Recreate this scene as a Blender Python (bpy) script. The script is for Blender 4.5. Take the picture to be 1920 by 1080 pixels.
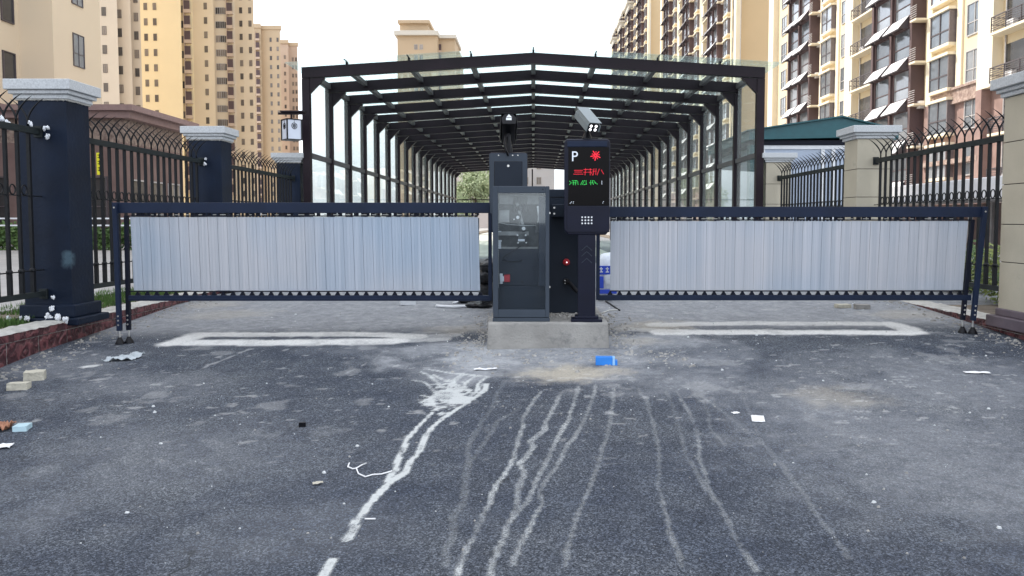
import bpy, bmesh, math, random
import numpy as np
from mathutils import Vector, Matrix, noise

random.seed(7); np.random.seed(7)
R = math.radians
scene = bpy.context.scene
for o in list(bpy.data.objects): bpy.data.objects.remove(o)
col = scene.collection

# ------------------------------------------------------------------ camera
E = 1.45                       # eye height over the road at the photographer's feet
PITCH, YAW, F = R(3.2), 0.0, 1500.0           # the photo is a crop: its optical axis sits at pixel (1000, 501)
CX, CY = 1000.0, 417+1500*math.tan(R(3.2))
cd = bpy.data.cameras.new("camera"); cam = bpy.data.objects.new("camera", cd); col.objects.link(cam)
cam.location = (0, 0, E); cam.rotation_euler = (math.pi/2 - PITCH, 0, YAW)
cd.sensor_width = 36; cd.lens = 36*F/1920; cd.shift_x = (960-CX)/1920; cd.shift_y = (CY-540)/1920; cd.clip_start = 0.05; cd.clip_end = 3000
scene.camera = cam

# ------------------------------------------------------------------ sky and sun
SUN_EL, SUN_AZ = R(46), R(-62)                 # azimuth from +y towards +x
w = bpy.data.worlds.new("World"); scene.world = w; w.use_nodes = True
nt = w.node_tree; nt.nodes.clear()
out = nt.nodes.new('ShaderNodeOutputWorld'); bg = nt.nodes.new('ShaderNodeBackground')
sky = nt.nodes.new('ShaderNodeTexSky'); sky.sky_type = 'NISHITA'; sky.sun_disc = False
sky.sun_elevation = SUN_EL; sky.sun_rotation = SUN_AZ; sky.air_density = 1.2; sky.dust_density = 3.0
mx = nt.nodes.new('ShaderNodeMix'); mx.data_type = 'RGBA'
tc = nt.nodes.new('ShaderNodeTexCoord'); mp = nt.nodes.new('ShaderNodeMapping'); mp.inputs['Scale'].default_value = (1, 1, 2.6)
nz = nt.nodes.new('ShaderNodeTexNoise'); nz.inputs['Scale'].default_value = 2.2; nz.inputs['Detail'].default_value = 5
rp = nt.nodes.new('ShaderNodeValToRGB')
rp.color_ramp.elements[0].position = .34; rp.color_ramp.elements[0].color = (5.3, 5.8, 6.5, 1)
rp.color_ramp.elements[1].position = .52; rp.color_ramp.elements[1].color = (10.5, 11.0, 12.0, 1)
nt.links.new(tc.outputs['Generated'], mp.inputs[0]); nt.links.new(mp.outputs[0], nz.inputs['Vector'])
nt.links.new(nz.outputs[0], rp.inputs[0]); mx.inputs[0].default_value = .8
nt.links.new(sky.outputs[0], mx.inputs[6]); nt.links.new(rp.outputs[0], mx.inputs[7])
nt.links.new(mx.outputs[2], bg.inputs[0]); bg.inputs[1].default_value = 0.11
nt.links.new(bg.outputs[0], out.inputs[0])
ld = bpy.data.lights.new("sun", 'SUN'); ld.energy = 2.4; ld.angle = R(3); ld.color = (1, .93, .82)
sun = bpy.data.objects.new("sun", ld); col.objects.link(sun); sun.location = (-40, 20, 60)
sd = Vector((math.sin(SUN_AZ)*math.cos(SUN_EL), math.cos(SUN_AZ)*math.cos(SUN_EL), math.sin(SUN_EL)))
sun.rotation_euler = sd.to_track_quat('Z', 'Y').to_euler()
scene.view_settings.view_transform = 'Standard'; scene.view_settings.look = 'None'
scene.view_settings.exposure = 0.98; scene.view_settings.gamma = 1
scene.cycles.transparent_max_bounces = 40

# ------------------------------------------------------------------ materials
def mat(name, c, rough=.6, metal=0, var=.12, scale=6, bump=0, bscale=40, c2=None, spec=.5, stretch=None, grime=None):
    m = bpy.data.materials.new(name); m.use_nodes = True; n = m.node_tree
    b = n.nodes['Principled BSDF']; b.inputs['Roughness'].default_value = rough; b.inputs['Metallic'].default_value = metal
    b.inputs['Specular IOR Level'].default_value = spec
    t = n.nodes.new('ShaderNodeTexCoord'); mp = n.nodes.new('ShaderNodeMapping')
    if stretch: mp.inputs['Scale'].default_value = stretch
    no = n.nodes.new('ShaderNodeTexNoise'); no.inputs['Scale'].default_value = scale; no.inputs['Detail'].default_value = 6
    r = n.nodes.new('ShaderNodeValToRGB'); r.color_ramp.elements[0].position = .3; r.color_ramp.elements[1].position = .7
    if c2 is None:
        a = [max(0, x*(1-var)) for x in c]; d = [min(1, x*(1+var)) for x in c]
    else: a, d = c, c2
    r.color_ramp.elements[0].color = (*a, 1); r.color_ramp.elements[1].color = (*d, 1)
    n.links.new(t.outputs['Object'], mp.inputs[0]); n.links.new(mp.outputs[0], no.inputs['Vector'])
    n.links.new(no.outputs[0], r.inputs[0]); last = r.outputs[0]
    if grime:                                     # (colour, scale, threshold): dirt with a shape of its own
        g = n.nodes.new('ShaderNodeTexNoise'); g.inputs['Scale'].default_value = grime[1]; g.inputs['Detail'].default_value = 9
        g.inputs['Roughness'].default_value = .7
        gr = n.nodes.new('ShaderNodeMapRange'); gr.inputs[1].default_value = grime[2]; gr.inputs[2].default_value = grime[2]+.12
        n.links.new(t.outputs['Object'], g.inputs['Vector']); n.links.new(g.outputs[0], gr.inputs[0])
        mm = n.nodes.new('ShaderNodeMix'); mm.data_type = 'RGBA'; mm.inputs[7].default_value = (*grime[0], 1)
        n.links.new(gr.outputs[0], mm.inputs[0]); n.links.new(last, mm.inputs[6]); last = mm.outputs[2]
    n.links.new(last, b.inputs['Base Color'])
    if bump:
        n2 = n.nodes.new('ShaderNodeTexNoise'); n2.inputs['Scale'].default_value = bscale; n2.inputs['Detail'].default_value = 4
        bp = n.nodes.new('ShaderNodeBump'); bp.inputs['Strength'].default_value = bump; bp.inputs['Distance'].default_value = .02
        n.links.new(t.outputs['Object'], n2.inputs['Vector']); n.links.new(n2.outputs[0], bp.inputs['Height'])
        n.links.new(bp.outputs[0], b.inputs['Normal'])
    return m
def vary(m, lo, hi):       # every window its own curtain and reflection
    n = m.node_tree; b = n.nodes['Principled BSDF']; src = b.inputs['Base Color'].links[0].from_socket
    oi = n.nodes.new('ShaderNodeObjectInfo'); r = n.nodes.new('ShaderNodeValToRGB'); r.color_ramp.elements[0].color = (*lo, 1); r.color_ramp.elements[1].color = (*hi, 1)
    x = n.nodes.new('ShaderNodeMix'); x.data_type = 'RGBA'; x.blend_type = 'MULTIPLY'; x.inputs[0].default_value = 1
    n.links.new(oi.outputs['Random'], r.inputs[0]); n.links.new(src, x.inputs[6]); n.links.new(r.outputs[0], x.inputs[7]); n.links.new(x.outputs[2], b.inputs['Base Color'])
def emit(name, c, s):
    m = bpy.data.materials.new(name); m.use_nodes = True; b = m.node_tree.nodes['Principled BSDF']
    b.inputs['Base Color'].default_value = (*[x*.3 for x in c], 1); b.inputs['Emission Color'].default_value = (*c, 1)
    b.inputs['Emission Strength'].default_value = s
    return m
def glass(name, tint, refl=.08, rough=.02, milk=.0, milkc=(.6, .68, .66), gr=.8):
    m = bpy.data.materials.new(name); m.use_nodes = True; n = m.node_tree; n.nodes.clear()
    o = n.nodes.new('ShaderNodeOutputMaterial'); tr = n.nodes.new('ShaderNodeBsdfTransparent'); tr.inputs[0].default_value = (*tint, 1)
    gl = n.nodes.new('ShaderNodeBsdfGlossy'); gl.inputs['Roughness'].default_value = rough; gl.inputs[0].default_value = (.9, .95, .95, 1)
    lw = n.nodes.new('ShaderNodeLayerWeight'); lw.inputs[0].default_value = .5       # facing term, the same from both sides
    fr = n.nodes.new('ShaderNodeMath'); fr.operation = 'POWER'; fr.inputs[1].default_value = 4.5; n.links.new(lw.outputs['Facing'], fr.inputs[0])
    ad = n.nodes.new('ShaderNodeMath'); ad.operation = 'MULTIPLY_ADD'; ad.inputs[1].default_value = gr; ad.inputs[2].default_value = refl; ad.use_clamp = True
    mxs = n.nodes.new('ShaderNodeMixShader'); n.links.new(fr.outputs[0], ad.inputs[0])
    n.links.new(ad.outputs[0], mxs.inputs[0])
    df = n.nodes.new('ShaderNodeBsdfDiffuse'); df.inputs[0].default_value = (*milkc, 1)
    tl = n.nodes.new('ShaderNodeBsdfTranslucent'); tl.inputs[0].default_value = (*milkc, 1)
    dt = n.nodes.new('ShaderNodeMixShader'); n.links.new(df.outputs[0], dt.inputs[1]); n.links.new(tl.outputs[0], dt.inputs[2])
    mk = n.nodes.new('ShaderNodeMixShader'); mk.inputs[0].default_value = milk
    n.links.new(tr.outputs[0], mk.inputs[1]); n.links.new(dt.outputs[0], mk.inputs[2])
    n.links.new(mk.outputs[0], mxs.inputs[1]); n.links.new(gl.outputs[0], mxs.inputs[2]); n.links.new(mxs.outputs[0], o.inputs[0])
    return m

M = dict(
 navy=mat('navy_paint', (.004, .010, .025), .55, var=.3, scale=3, bump=.15, bscale=25, spec=.22, grime=((.020, .027, .042), 2.2, .62)),
 navy_side=mat('iron_paint', (.012, .014, .02), .42, var=.3, scale=8, bump=.1),
 iron=mat('fence_iron', (.007, .008, .010), .5, spec=.25, var=.3, scale=9, bump=.1, bscale=60),
 rail=mat('fence_rail', (.016, .021, .022), .55, spec=.25, var=.2),
 frame=mat('canopy_steel', (.013, .007, .011), .5, spec=.22, var=.25, scale=2, bump=.1, bscale=20),
 purlin=mat('purlin_lit_steel', (.09, .085, .09), .5, var=.2),  # lighter than the canopy steel: the lit look is put into the colour
 blue=mat('barrier_blue', (.008, .016, .040), .5, var=.15, scale=5, spec=.25, grime=((.03, .04, .06), 14, .70)),
 bluedk=mat('barrier_dark', (.004, .006, .015), .5, spec=.2, var=.2),
 cab=mat('cabinet_grey', (.040, .053, .072), .5, spec=.3, var=.10, scale=3, bump=.05, bscale=200, grime=((.11, .13, .16), 6, .68)),
 cab2=mat('cabinet_slate', (.013, .020, .033), .5, spec=.25, var=.12, scale=3, grime=((.10, .115, .14), 9, .70)),
 term=mat('terminal_navy', (.0045, .006, .018), .4, spec=.25, var=.15),
 black=mat('black_plastic', (.003, .003, .005), .4, spec=.25),
 inner=mat('machine_dark', (.085, .088, .082), .5, metal=.2, var=.6, scale=9, bump=.2),
 steel=mat('bright_steel', (.6, .6, .58), .3, metal=1, var=.15, scale=20),
 zinc=mat('zinc_plate', (.32, .32, .30), .45, metal=.6, var=.3, scale=12),
 alu=mat('grey_aluminium', (.20, .235, .245), .4, metal=.2, var=.06),
 red=mat('red_plastic', (.45, .012, .02), .35), white=mat('white_plastic', (.72, .74, .76), .5, var=.06),
 conc=mat('plinth_concrete', (.30, .29, .27), .9, var=.16, scale=5, bump=.5, bscale=50, grime=((.17, .17, .165), 3.5, .56)),
 cap=mat('cap_stone', (.50, .52, .53), .85, var=.16, scale=60, bump=.25, bscale=120, grime=((.33, .35, .37), 5, .62)),
 cream=mat('pillar_cream', (.44, .40, .31), .8, var=.07, scale=3, bump=.15, bscale=90, grime=((.34, .31, .25), 3, .6)),
 joint=mat('joint_dark', (.03, .03, .03), .8),
 plum=mat('plum_stone', (.11, .085, .10), .6, var=.2, bump=.1),
 kerbred=None,
 kerbtop=mat('kerb_cement', (.46, .45, .42), .9, var=.2, scale=12, bump=.6, bscale=40),
 foam=mat('white_foam', (.75, .77, .80), .8, var=.08, bump=.6, bscale=30),
 paving=mat('paving', (.34, .33, .32), .9, var=.12, scale=1.2, bump=.2),
 grass=mat('grass', (.035, .09, .015), .8, c2=(.09, .17, .03), scale=8),
 soil=mat('soil', (.16, .13, .10), .95, var=.3, scale=6, bump=.5),
 leaf=mat('leaf', (.03, .075, .015), .6, c2=(.10, .17, .04), scale=3), leafy=mat('leaf_yellow', (.10, .16, .03), .6, c2=(.24, .26, .06), scale=3),
 leafpale=mat('leaf_pale', (.26, .33, .18), .7, c2=(.46, .52, .34), scale=1),
 bark=mat('bark', (.08, .06, .045), .9, bump=.6),
 tower=mat('tower_cream', (.72, .60, .44), .85, var=.05, scale=.15),
 towery=mat('tower_yellow', (.86, .70, .43), .85, var=.04, scale=.15),
 towert=mat('tower_tan', (.64, .54, .42), .85, var=.05, scale=.15),
 towerp=mat('tower_pale', (.54, .41, .31), .85, var=.05, scale=.15),
 towerf=mat('tower_far', (.52, .395, .26), .85, var=.05, scale=.15),
 farpink=mat('far_pink', (.62, .57, .55), .9, var=.06, scale=.3), fargrey=mat('far_grey', (.55, .55, .56), .9, var=.06, scale=.3),  # paleness from haze and overexposure put into the colour
 cornice=mat('cornice', (.62, .58, .50), .8),
 facade=mat('facade_cream', (.72, .60, .40), .85, var=.05, scale=.3), facadel=mat('facade_light', (.80, .71, .54), .85, var=.04, scale=.3),
 facadet=mat('facade_shaded_tan', (.60, .47, .30), .85, var=.04, scale=.2),  # darker tone for the end walls, their shade put into the colour
 brown=mat('facade_brown', (.105, .068, .068), .75, var=.15, scale=.6), pinks=mat('pink_stone', (.30, .20, .175), .85, var=.18, scale=1.5, bump=.4, bscale=6),
 relief=mat('relief_stone', (.20, .13, .11), .9, c2=(.48, .37, .31), scale=3.5, bump=1, bscale=6),
 mullion=mat('mullion', (.085, .07, .075), .5), taupe=mat('taupe_frame', (.17, .14, .14), .5), mullionl=mat('mullion_light', (.45, .43, .42), .5),
 wdark=mat('dark_glass', (.03, .032, .035), .12, var=.5, scale=.6, spec=.8),
 wglass=mat('pane_glass', (.33, .36, .38), .14, metal=.45, var=.4, scale=.35),
 wsoft=mat('pane_soft', (.16, .15, .14), .2, metal=.2, var=.5, scale=.4),
 awn=mat('awning_white', (.80, .79, .80), .5, var=.08, scale=2),
 stoneh=mat('house_stone', (.15, .095, .085), .9, c2=(.21, .14, .125), scale=1.2, bump=.4, bscale=8),
 stonec=mat('house_carving', (.12, .08, .07), .9, c2=(.36, .28, .23), scale=7, bump=1, bscale=12),
 stoner=mat('house_cornice', (.26, .175, .165), .8, var=.1),
 teal=mat('teal_roof', (.010, .080, .095), .45, var=.1), panel=mat('kiosk_panel', (.36, .42, .52), .35, var=.08, scale=1),
 yellow=mat('yellow_sign', (.75, .70, .03), .5), paper=mat('paper', (.78, .78, .78), .8, var=.04), brick=mat('pale_brick', (.52, .49, .40), .9, var=.15, scale=20, bump=.6, bscale=60),
 bagp=mat('bag_film', (.42, .46, .48), .5, var=.15, scale=20), orange=mat('orange_cloth', (.36, .17, .10), .8, var=.3, scale=14, bump=.4), bluebox=mat('blue_box', (.02, .22, .72), .45, var=.06), palebl=mat('pale_blue', (.45, .62, .68), .5),
 palebb=mat('pale_blue_flap', (.30, .55, .85), .5),
 blackpl=mat('black_wrap', (.010, .011, .014), .35, var=.4, scale=18, bump=.6), sack=mat('sack_white', (.62, .66, .72), .5, bump=.6, bscale=20), sackb=mat('sack_blue', (.02, .06, .45), .5),
 stone=mat('rubble', (.34, .33, .31), .95, var=.35, scale=30), whitesign=mat('lantern_pane', (.62, .66, .74), .4, var=.03),
 drip=mat('chalk', (.62, .64, .64), .9, var=.1, scale=30),
 green=emit('led_green', (.04, .8, .12), .55), redl=emit('led_red', (.9, .015, .04), .75), whitel=emit('led_white', (.70, .78, .9), .45), lamp=emit('camera_led', (.95, .95, 1), 1.6),
 cable=mat('white_cable', (.55, .55, .52), .5),
)
M['roofglass'] = glass('roof_glass', (.89, .97, .955), .015, .03, .09, (.88, .96, .94), .35)
M['sideglass'] = glass('side_glass', (.94, .98, .97), .04, .02, .11, (.88, .91, .89), .5)  # milk whitens the side panes in place of their bright reflections
M['doorglass'] = glass('door_glass', (.92, .95, .97), .06, .03, .0)
M['screen'] = mat('screen_glass', (.0015, .0008, .0012), .2, spec=.12, var=.3)

vary(M['wglass'], (.55, .58, .62), (1.5, 1.45, 1.45)); vary(M['wsoft'], (.5, .5, .5), (2.2, 2.0, 1.8)); vary(M['wdark'], (.6, .6, .6), (2.4, 2.2, 2.0))

def kerbtile():
    m = bpy.data.materials.new('kerb_tile'); m.use_nodes = True; n = m.node_tree; b = n.nodes['Principled BSDF']
    t = n.nodes.new('ShaderNodeTexCoord'); v = n.nodes.new('ShaderNodeTexWave'); v.inputs['Scale'].default_value = 3.5
    v.inputs['Distortion'].default_value = 14; v.inputs['Detail'].default_value = 3; v.inputs['Detail Scale'].default_value = 1.5
    r = n.nodes.new('ShaderNodeValToRGB'); r.color_ramp.elements[0].color = (.045, .014, .018, 1); r.color_ramp.elements[1].color = (.15, .05, .055, 1)
    bp = n.nodes.new('ShaderNodeBump'); bp.inputs['Strength'].default_value = .7; bp.inputs['Distance'].default_value = .02
    n.links.new(t.outputs['Object'], v.inputs['Vector']); n.links.new(v.outputs[0], r.inputs[0]); n.links.new(r.outputs[0], b.inputs['Base Color'])
    n.links.new(v.outputs[0], bp.inputs['Height']); n.links.new(bp.outputs[0], b.inputs['Normal']); b.inputs['Roughness'].default_value = .5
    return m
M['kerbred'] = kerbtile()

def slatmat():          # aluminium roll-slats: each slat a slightly different sheet of metal
    m = bpy.data.materials.new('slat_aluminium'); m.use_nodes = True; n = m.node_tree; b = n.nodes['Principled BSDF']
    b.inputs['Metallic'].default_value = .35; b.inputs['Roughness'].default_value = .45
    t = n.nodes.new('ShaderNodeTexCoord'); mp = n.nodes.new('ShaderNodeMapping'); mp.inputs['Scale'].default_value = (22, 1, .15)
    no = n.nodes.new('ShaderNodeTexNoise'); no.inputs['Scale'].default_value = 1; no.inputs['Detail'].default_value = 7; no.inputs['Roughness'].default_value = .7
    r = n.nodes.new('ShaderNodeValToRGB'); r.color_ramp.elements[0].position = .3; r.color_ramp.elements[0].color = (.36, .405, .455, 1)
    r.color_ramp.elements[1].position = .72; r.color_ramp.elements[1].color = (.55, .575, .61, 1)
    mp2 = n.nodes.new('ShaderNodeMapping'); mp2.inputs['Scale'].default_value = (.6, 1, .5)
    n3 = n.nodes.new('ShaderNodeTexNoise'); n3.inputs['Scale'].default_value = 1.4
    r2 = n.nodes.new('ShaderNodeValToRGB'); r2.color_ramp.elements[0].position = .35; r2.color_ramp.elements[0].color = (.76, .85, .95, 1)
    r2.color_ramp.elements[1].position = .65; r2.color_ramp.elements[1].color = (1.0, .96, .95, 1)
    mm = n.nodes.new('ShaderNodeMix'); mm.data_type = 'RGBA'; mm.blend_type = 'MULTIPLY'; mm.inputs[0].default_value = 1
    n.links.new(t.outputs['Object'], mp.inputs[0]); n.links.new(mp.outputs[0], no.inputs['Vector']); n.links.new(no.outputs[0], r.inputs[0])
    n.links.new(t.outputs['Object'], mp2.inputs[0]); n.links.new(mp2.outputs[0], n3.inputs['Vector']); n.links.new(n3.outputs[0], r2.inputs[0])
    n.links.new(r.outputs[0], mm.inputs[6]); n.links.new(r2.outputs[0], mm.inputs[7]); n.links.new(mm.outputs[2], b.inputs['Base Color'])
    return m
M['slat'] = slatmat()

# ------------------------------------------------------------------ helpers
def tag(o, label=None, cat=None, group=None, kind=None):
    if label: o['label'] = label
    if cat: o['category'] = cat
    if group: o['group'] = group
    if kind: o['kind'] = kind
    return o
def empty(name, loc, rz=0, rot=None):
    o = bpy.data.objects.new(name, None); col.objects.link(o); o.location = loc
    o.rotation_euler = rot if rot else (0, 0, rz); o.empty_display_size = .2
    return o
class MB:
    def __init__(s): s.v = []; s.f = []; s.m = []
    def add(s, v, f, mi=0):
        k = len(s.v); s.v += [tuple(x) for x in v]; s.f += [tuple(i+k for i in q) for q in f]; s.m += [mi]*len(f); return s
    def box(s, x0, x1, y0, y1, z0, z1, mi=0, mx=None):
        v = [Vector((x, y, z)) for x in (x0, x1) for y in (y0, y1) for z in (z0, z1)]
        if mx is not None: v = [mx @ p for p in v]
        return s.add(v, [(0, 1, 3, 2), (4, 6, 7, 5), (0, 4, 5, 1), (2, 3, 7, 6), (0, 2, 6, 4), (1, 5, 7, 3)], mi)
    def tube(s, pts, r, n=8, mi=0, cap=True):
        pts = [Vector(p) for p in pts]; rr = r if isinstance(r, (list, tuple)) else [r]*len(pts); k = len(s.v); vs = []
        for i, p in enumerate(pts):
            d = (pts[min(i+1, len(pts)-1)] - pts[max(i-1, 0)]).normalized()
            a = d.orthogonal().normalized() if i == 0 else (a - d*a.dot(d)).normalized()
            b = d.cross(a)
            vs += [p + (a*math.cos(2*math.pi*j/n) + b*math.sin(2*math.pi*j/n))*rr[i] for j in range(n)]
        fs = [(i*n+j, i*n+(j+1) % n, (i+1)*n+(j+1) % n, (i+1)*n+j) for i in range(len(pts)-1) for j in range(n)]
        if cap: fs += [tuple(range(n))[::-1], tuple((len(pts)-1)*n+j for j in range(n))]
        return s.add(vs, fs, mi)
    def prism(s, poly, z0, z1, mi=0):            # poly in xy, counter-clockwise
        n = len(poly); v = [(x, y, z0) for x, y in poly] + [(x, y, z1) for x, y in poly]
        return s.add(v, [(i, (i+1) % n, n+(i+1) % n, n+i) for i in range(n)] + [tuple(range(n))[::-1], tuple(range(n, 2*n))], mi)
    def prismy(s, poly, y0, y1, mi=0):           # poly in xz
        n = len(poly); v = [(x, y0, z) for x, z in poly] + [(x, y1, z) for x, z in poly]
        return s.add(v, [(i, (i+1) % n, n+(i+1) % n, n+i) for i in range(n)] + [tuple(range(n))[::-1], tuple(range(n, 2*n))], mi)
    def blob(s, c, r, seed=0, n=2, amp=.35, mi=0, fz=1):
        b = bmesh.new(); bmesh.ops.create_icosphere(b, subdivisions=n, radius=1)
        v = []
        for q in b.verts:
            k = 1 + amp*noise.noise(q.co*1.7 + Vector((seed*3.1, seed, 0)))*2
            v.append(Vector((c[0]+q.co.x*r[0]*k, c[1]+q.co.y*r[1]*k, c[2]+q.co.z*r[2]*k)))
        f = [tuple(q.index for q in p.verts) for p in b.faces]; b.free(); return s.add(v, f, mi)
    def mesh(s, name, mats, off=(0, 0, 0), smooth=False, fix=True):
        me = bpy.data.meshes.new(name); me.from_pydata([(x-off[0], y-off[1], z-off[2]) for x, y, z in s.v], [], s.f)
        for q in (mats if isinstance(mats, (list, tuple)) else [mats]): me.materials.append(q)
        me.polygons.foreach_set('material_index', s.m)
        if smooth: me.polygons.foreach_set('use_smooth', [True]*len(s.f))
        if fix:
            b = bmesh.new(); b.from_mesh(me); bmesh.ops.recalc_face_normals(b, faces=b.faces); b.to_mesh(me); b.free()
        me.update(); return me
    def build(s, name, mats, parent=None, world=True, smooth=False, bevel=0, seg=2, fix=True):
        """world=True: vertices were given in world space; they are re-based on the thing's origin"""
        if parent is None:
            a = np.array(s.v); c = (a.min(0)+a.max(0))/2; off = (c[0], c[1], a[:, 2].min())
        else:
            off = (0, 0, 0)
            if world:
                p = parent; t = Vector((0, 0, 0))
                while p: t += p.location; p = p.parent
                off = tuple(t)
        o = bpy.data.objects.new(name, s.mesh(name, mats, off, smooth, fix)); col.objects.link(o)
        if parent is None: o.location = off
        else: o.parent = parent
        if bevel:
            bv = o.modifiers.new('bevel', 'BEVEL'); bv.width = bevel; bv.segments = seg; bv.limit_method = 'ANGLE'
        return o
def inst(name, me, parent, loc, rz=0, rot=None):
    o = bpy.data.objects.new(name, me); col.objects.link(o); o.parent = parent; o.location = loc
    o.rotation_euler = rot if rot else (0, 0, rz); return o
def repeats(parent, name, me, spots):
    """up to 100 as parts of their own (nearest first), the rest as one part"""
    off = parent.location
    spots = sorted(spots, key=lambda q: Vector(q[0]).length)
    for loc, rz in spots[:100]: inst(name, me, parent, Vector(loc)-off, rz)
    if len(spots) > 100:
        b = bmesh.new()
        for loc, rz in spots[100:]:
            k = len(b.verts); b.from_mesh(me); b.verts.ensure_lookup_table()
            bmesh.ops.transform(b, matrix=Matrix.Translation(Vector(loc)-off) @ Matrix.Rotation(rz, 4, 'Z'), verts=b.verts[k:])
        m2 = bpy.data.meshes.new(name); b.to_mesh(m2); b.free()
        for q in me.materials: m2.materials.append(q)
        o = bpy.data.objects.new(name, m2); col.objects.link(o); o.parent = parent; o['kind'] = 'stuff'

# ------------------------------------------------------------------ the road
PY = [-60, 0, 4, 7, 7.6, 9, 10.6, 12, 17, 24, 2000]
PZ = [-.1, 0, .03, .20, .255, .325, .405, .425, .37, .33, .33]
def gz(x, y):
    x = np.clip(np.asarray(x, float), -4.9, 4.9)
    return np.interp(y, PY, PZ) + .011*x
cp, sp_, cy, sy = math.cos(PITCH), math.sin(PITCH), math.cos(YAW), math.sin(YAW)
def ray(px, py):
    a, b = (px-CX)/F, -(py-CY)/F
    fwd = Vector((-sy*cp, cy*cp, -sp_)); rt = Vector((cy, sy, 0)); up = rt.cross(fwd)
    return fwd + rt*a + up*b
def G(px, py):
    d = ray(px, py); z = .2
    for _ in range(12):
        t = (z-E)/d.z; x, y = d.x*t, d.y*t; z = float(gz(x, y))
    return x, y, z
def dens(a0, a1, n0, ext, grow):
    m = list(np.linspace(a0, a1, n0)); return m
xs = list(np.arange(-4.95, 4.951, .015)); s = .03
while xs[-1] < 1500: xs.append(xs[-1]+s); s *= 1.35
s = .03
while xs[0] > -1500: xs.insert(0, xs[0]-s); s *= 1.35
ys = [2.6]
while ys[-1] < 11.5: ys.append(ys[-1]+.0042*ys[-1])
s = .1
while ys[-1] < 2000: ys.append(ys[-1]+s); s *= 1.25
s = .05
while ys[0] > -1500: ys.insert(0, ys[0]-s); s *= 1.35
xs, ys = np.array(xs), np.array(ys); nx, ny = len(xs), len(ys)
X, Y = np.meshgrid(xs, ys); Z = gz(X, Y)
near = (Y > 2) & (Y < 12) & (abs(X) < 5)
# gentle unevenness of the paving
Z = Z + np.where(near, .004*np.sin(X*2.3+1)*np.sin(Y*1.9), 0)
def seg_dist(px_, py_, P):
    d = np.full(px_.shape, 1e9)
    for (x0, y0), (x1, y1) in zip(P[:-1], P[1:]):
        dx, dy = x1-x0, y1-y0; t = np.clip(((px_-x0)*dx+(py_-y0)*dy)/(dx*dx+dy*dy+1e-9), 0, 1)
        d = np.minimum(d, np.hypot(px_-x0-t*dx, py_-y0-t*dy))
    return d
def smooth(a, e0, e1):
    t = np.clip((a-e0)/(e1-e0), 0, 1); return t*t*(3-2*t)
def fnoise(x, y, f, seed=0, o=4):           # cheap value noise
    r = np.zeros(x.shape); amp = 1; tot = 0
    for k in range(o):
        rs = np.random.RandomState(seed+k*17); T = rs.rand(64, 64); u, v = x*f, y*f
        i, j = np.floor(u).astype(int), np.floor(v).astype(int); a, b = u-i, v-j; a = a*a*(3-2*a); b = b*b*(3-2*b)
        g = lambda p, q: T[p % 64, q % 64]
        r += amp*(g(i, j)*(1-a)*(1-b)+g(i+1, j)*a*(1-b)+g(i, j+1)*(1-a)*b+g(i+1, j+1)*a*b); tot += amp; amp *= .55; f *= 2.1
    return r/tot
near = (Y > 2) & (Y < 13) & (abs(X) < 6)
idx = np.where(near.ravel())[0]; xn, yn = X.ravel()[idx], Y.ravel()[idx]
wx = xn + .03*(fnoise(xn, yn, 5, 3)-.5) + .006*(fnoise(xn, yn, 22, 4)-.5); wy = yn + .05*(fnoise(xn, yn, 4, 5)-.5)
STREAKS = [  # (image points of the dried run, strength, half width in metres)
 ([(813,773),(790,792),(767,820),(750,853),(742,880),(723,903)], .95, .022),
 ([(913,720),(907,732),(873,757),(833,783),(810,800),(797,820),(782,848),(767,870),(757,887),(727,907),(708,924),(693,940),(679,962),(666,981),(662,996),(651,1009)], 1, .026),
 ([(622,1050),(612,1066),(602,1095)], .95, .030),
 ([(945,713),(933,740),(923,763),(897,803),(880,830),(877,873),(870,913),(873,937),(853,967),(845,1010),(835,1060)], .20, .026),
 ([(977,763),(933,790),(905,835),(880,870)], .2, .022),
 ([(1017,733),(993,763),(980,783),(977,813),(960,867),(935,905),(920,940),(908,966),(885,1009),(863,1056),(850,1090)], .66, .020),
 ([(1050,740),(1043,757),(1023,790),(1020,807),(997,827),(1000,840),(973,870),(983,890),(973,917),(968,956),(951,984),(938,1022),(921,1055),(917,1090)], .60, .024),
 ([(1084,725),(1068,783),(1060,797),(1037,840),(1013,887),(993,933),(980,953),(960,974)], .58, .020),
 ([(1117,721),(1105,766),(1084,811),(1060,845),(1040,880),(1010,923),(1017,947),(994,984),(976,1019),(960,1060)], .42, .019),
 ([(1152,726),(1146,774),(1133,836),(1117,884),(1097,937),(1068,1007),(1058,1060)], .36, .018),
 ([(1198,726),(1215,758),(1231,811),(1235,860),(1235,909),(1247,966),(1264,1019),(1280,1060)], .34, .017),
 ([(1247,734),(1264,766),(1276,811),(1284,852),(1304,884),(1325,917),(1341,941)], .26, .018),
 ([(1268,734),(1292,770),(1308,811),(1313,868),(1337,925),(1361,966),(1382,1015),(1414,1070)], .36, .018),
 ([(1304,738),(1325,766),(1333,803),(1361,836)], .22, .018),
 ([(1313,742),(1370,783),(1439,840),(1496,909),(1520,945),(1549,986),(1590,1045)], .22, .022),
 ([(1385,726),(1400,760),(1430,830)], .12, .02),
 ([(790,697),(806,705),(826,724)], .9, .020), ([(812,702),(828,712),(845,716),(868,700)], .9, .018), ([(868,699),(856,712),(842,728)], .9, .020), ([(892,704),(875,716),(864,732),(850,742)], .9, .018),
 ([(912,706),(900,718),(893,734),(870,750)], .9, .017), ([(800,691),(840,698),(875,702),(915,706)], .85, .022), ([(770,712),(795,716),(815,735)], .8, .016), ([(793,742),(812,748),(830,750)], .8, .02), ([(722,655),(700,675),(712,690)], .25, .016),
]
S = np.zeros(xn.shape); brk = fnoise(xn, yn, 9, 11)
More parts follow.
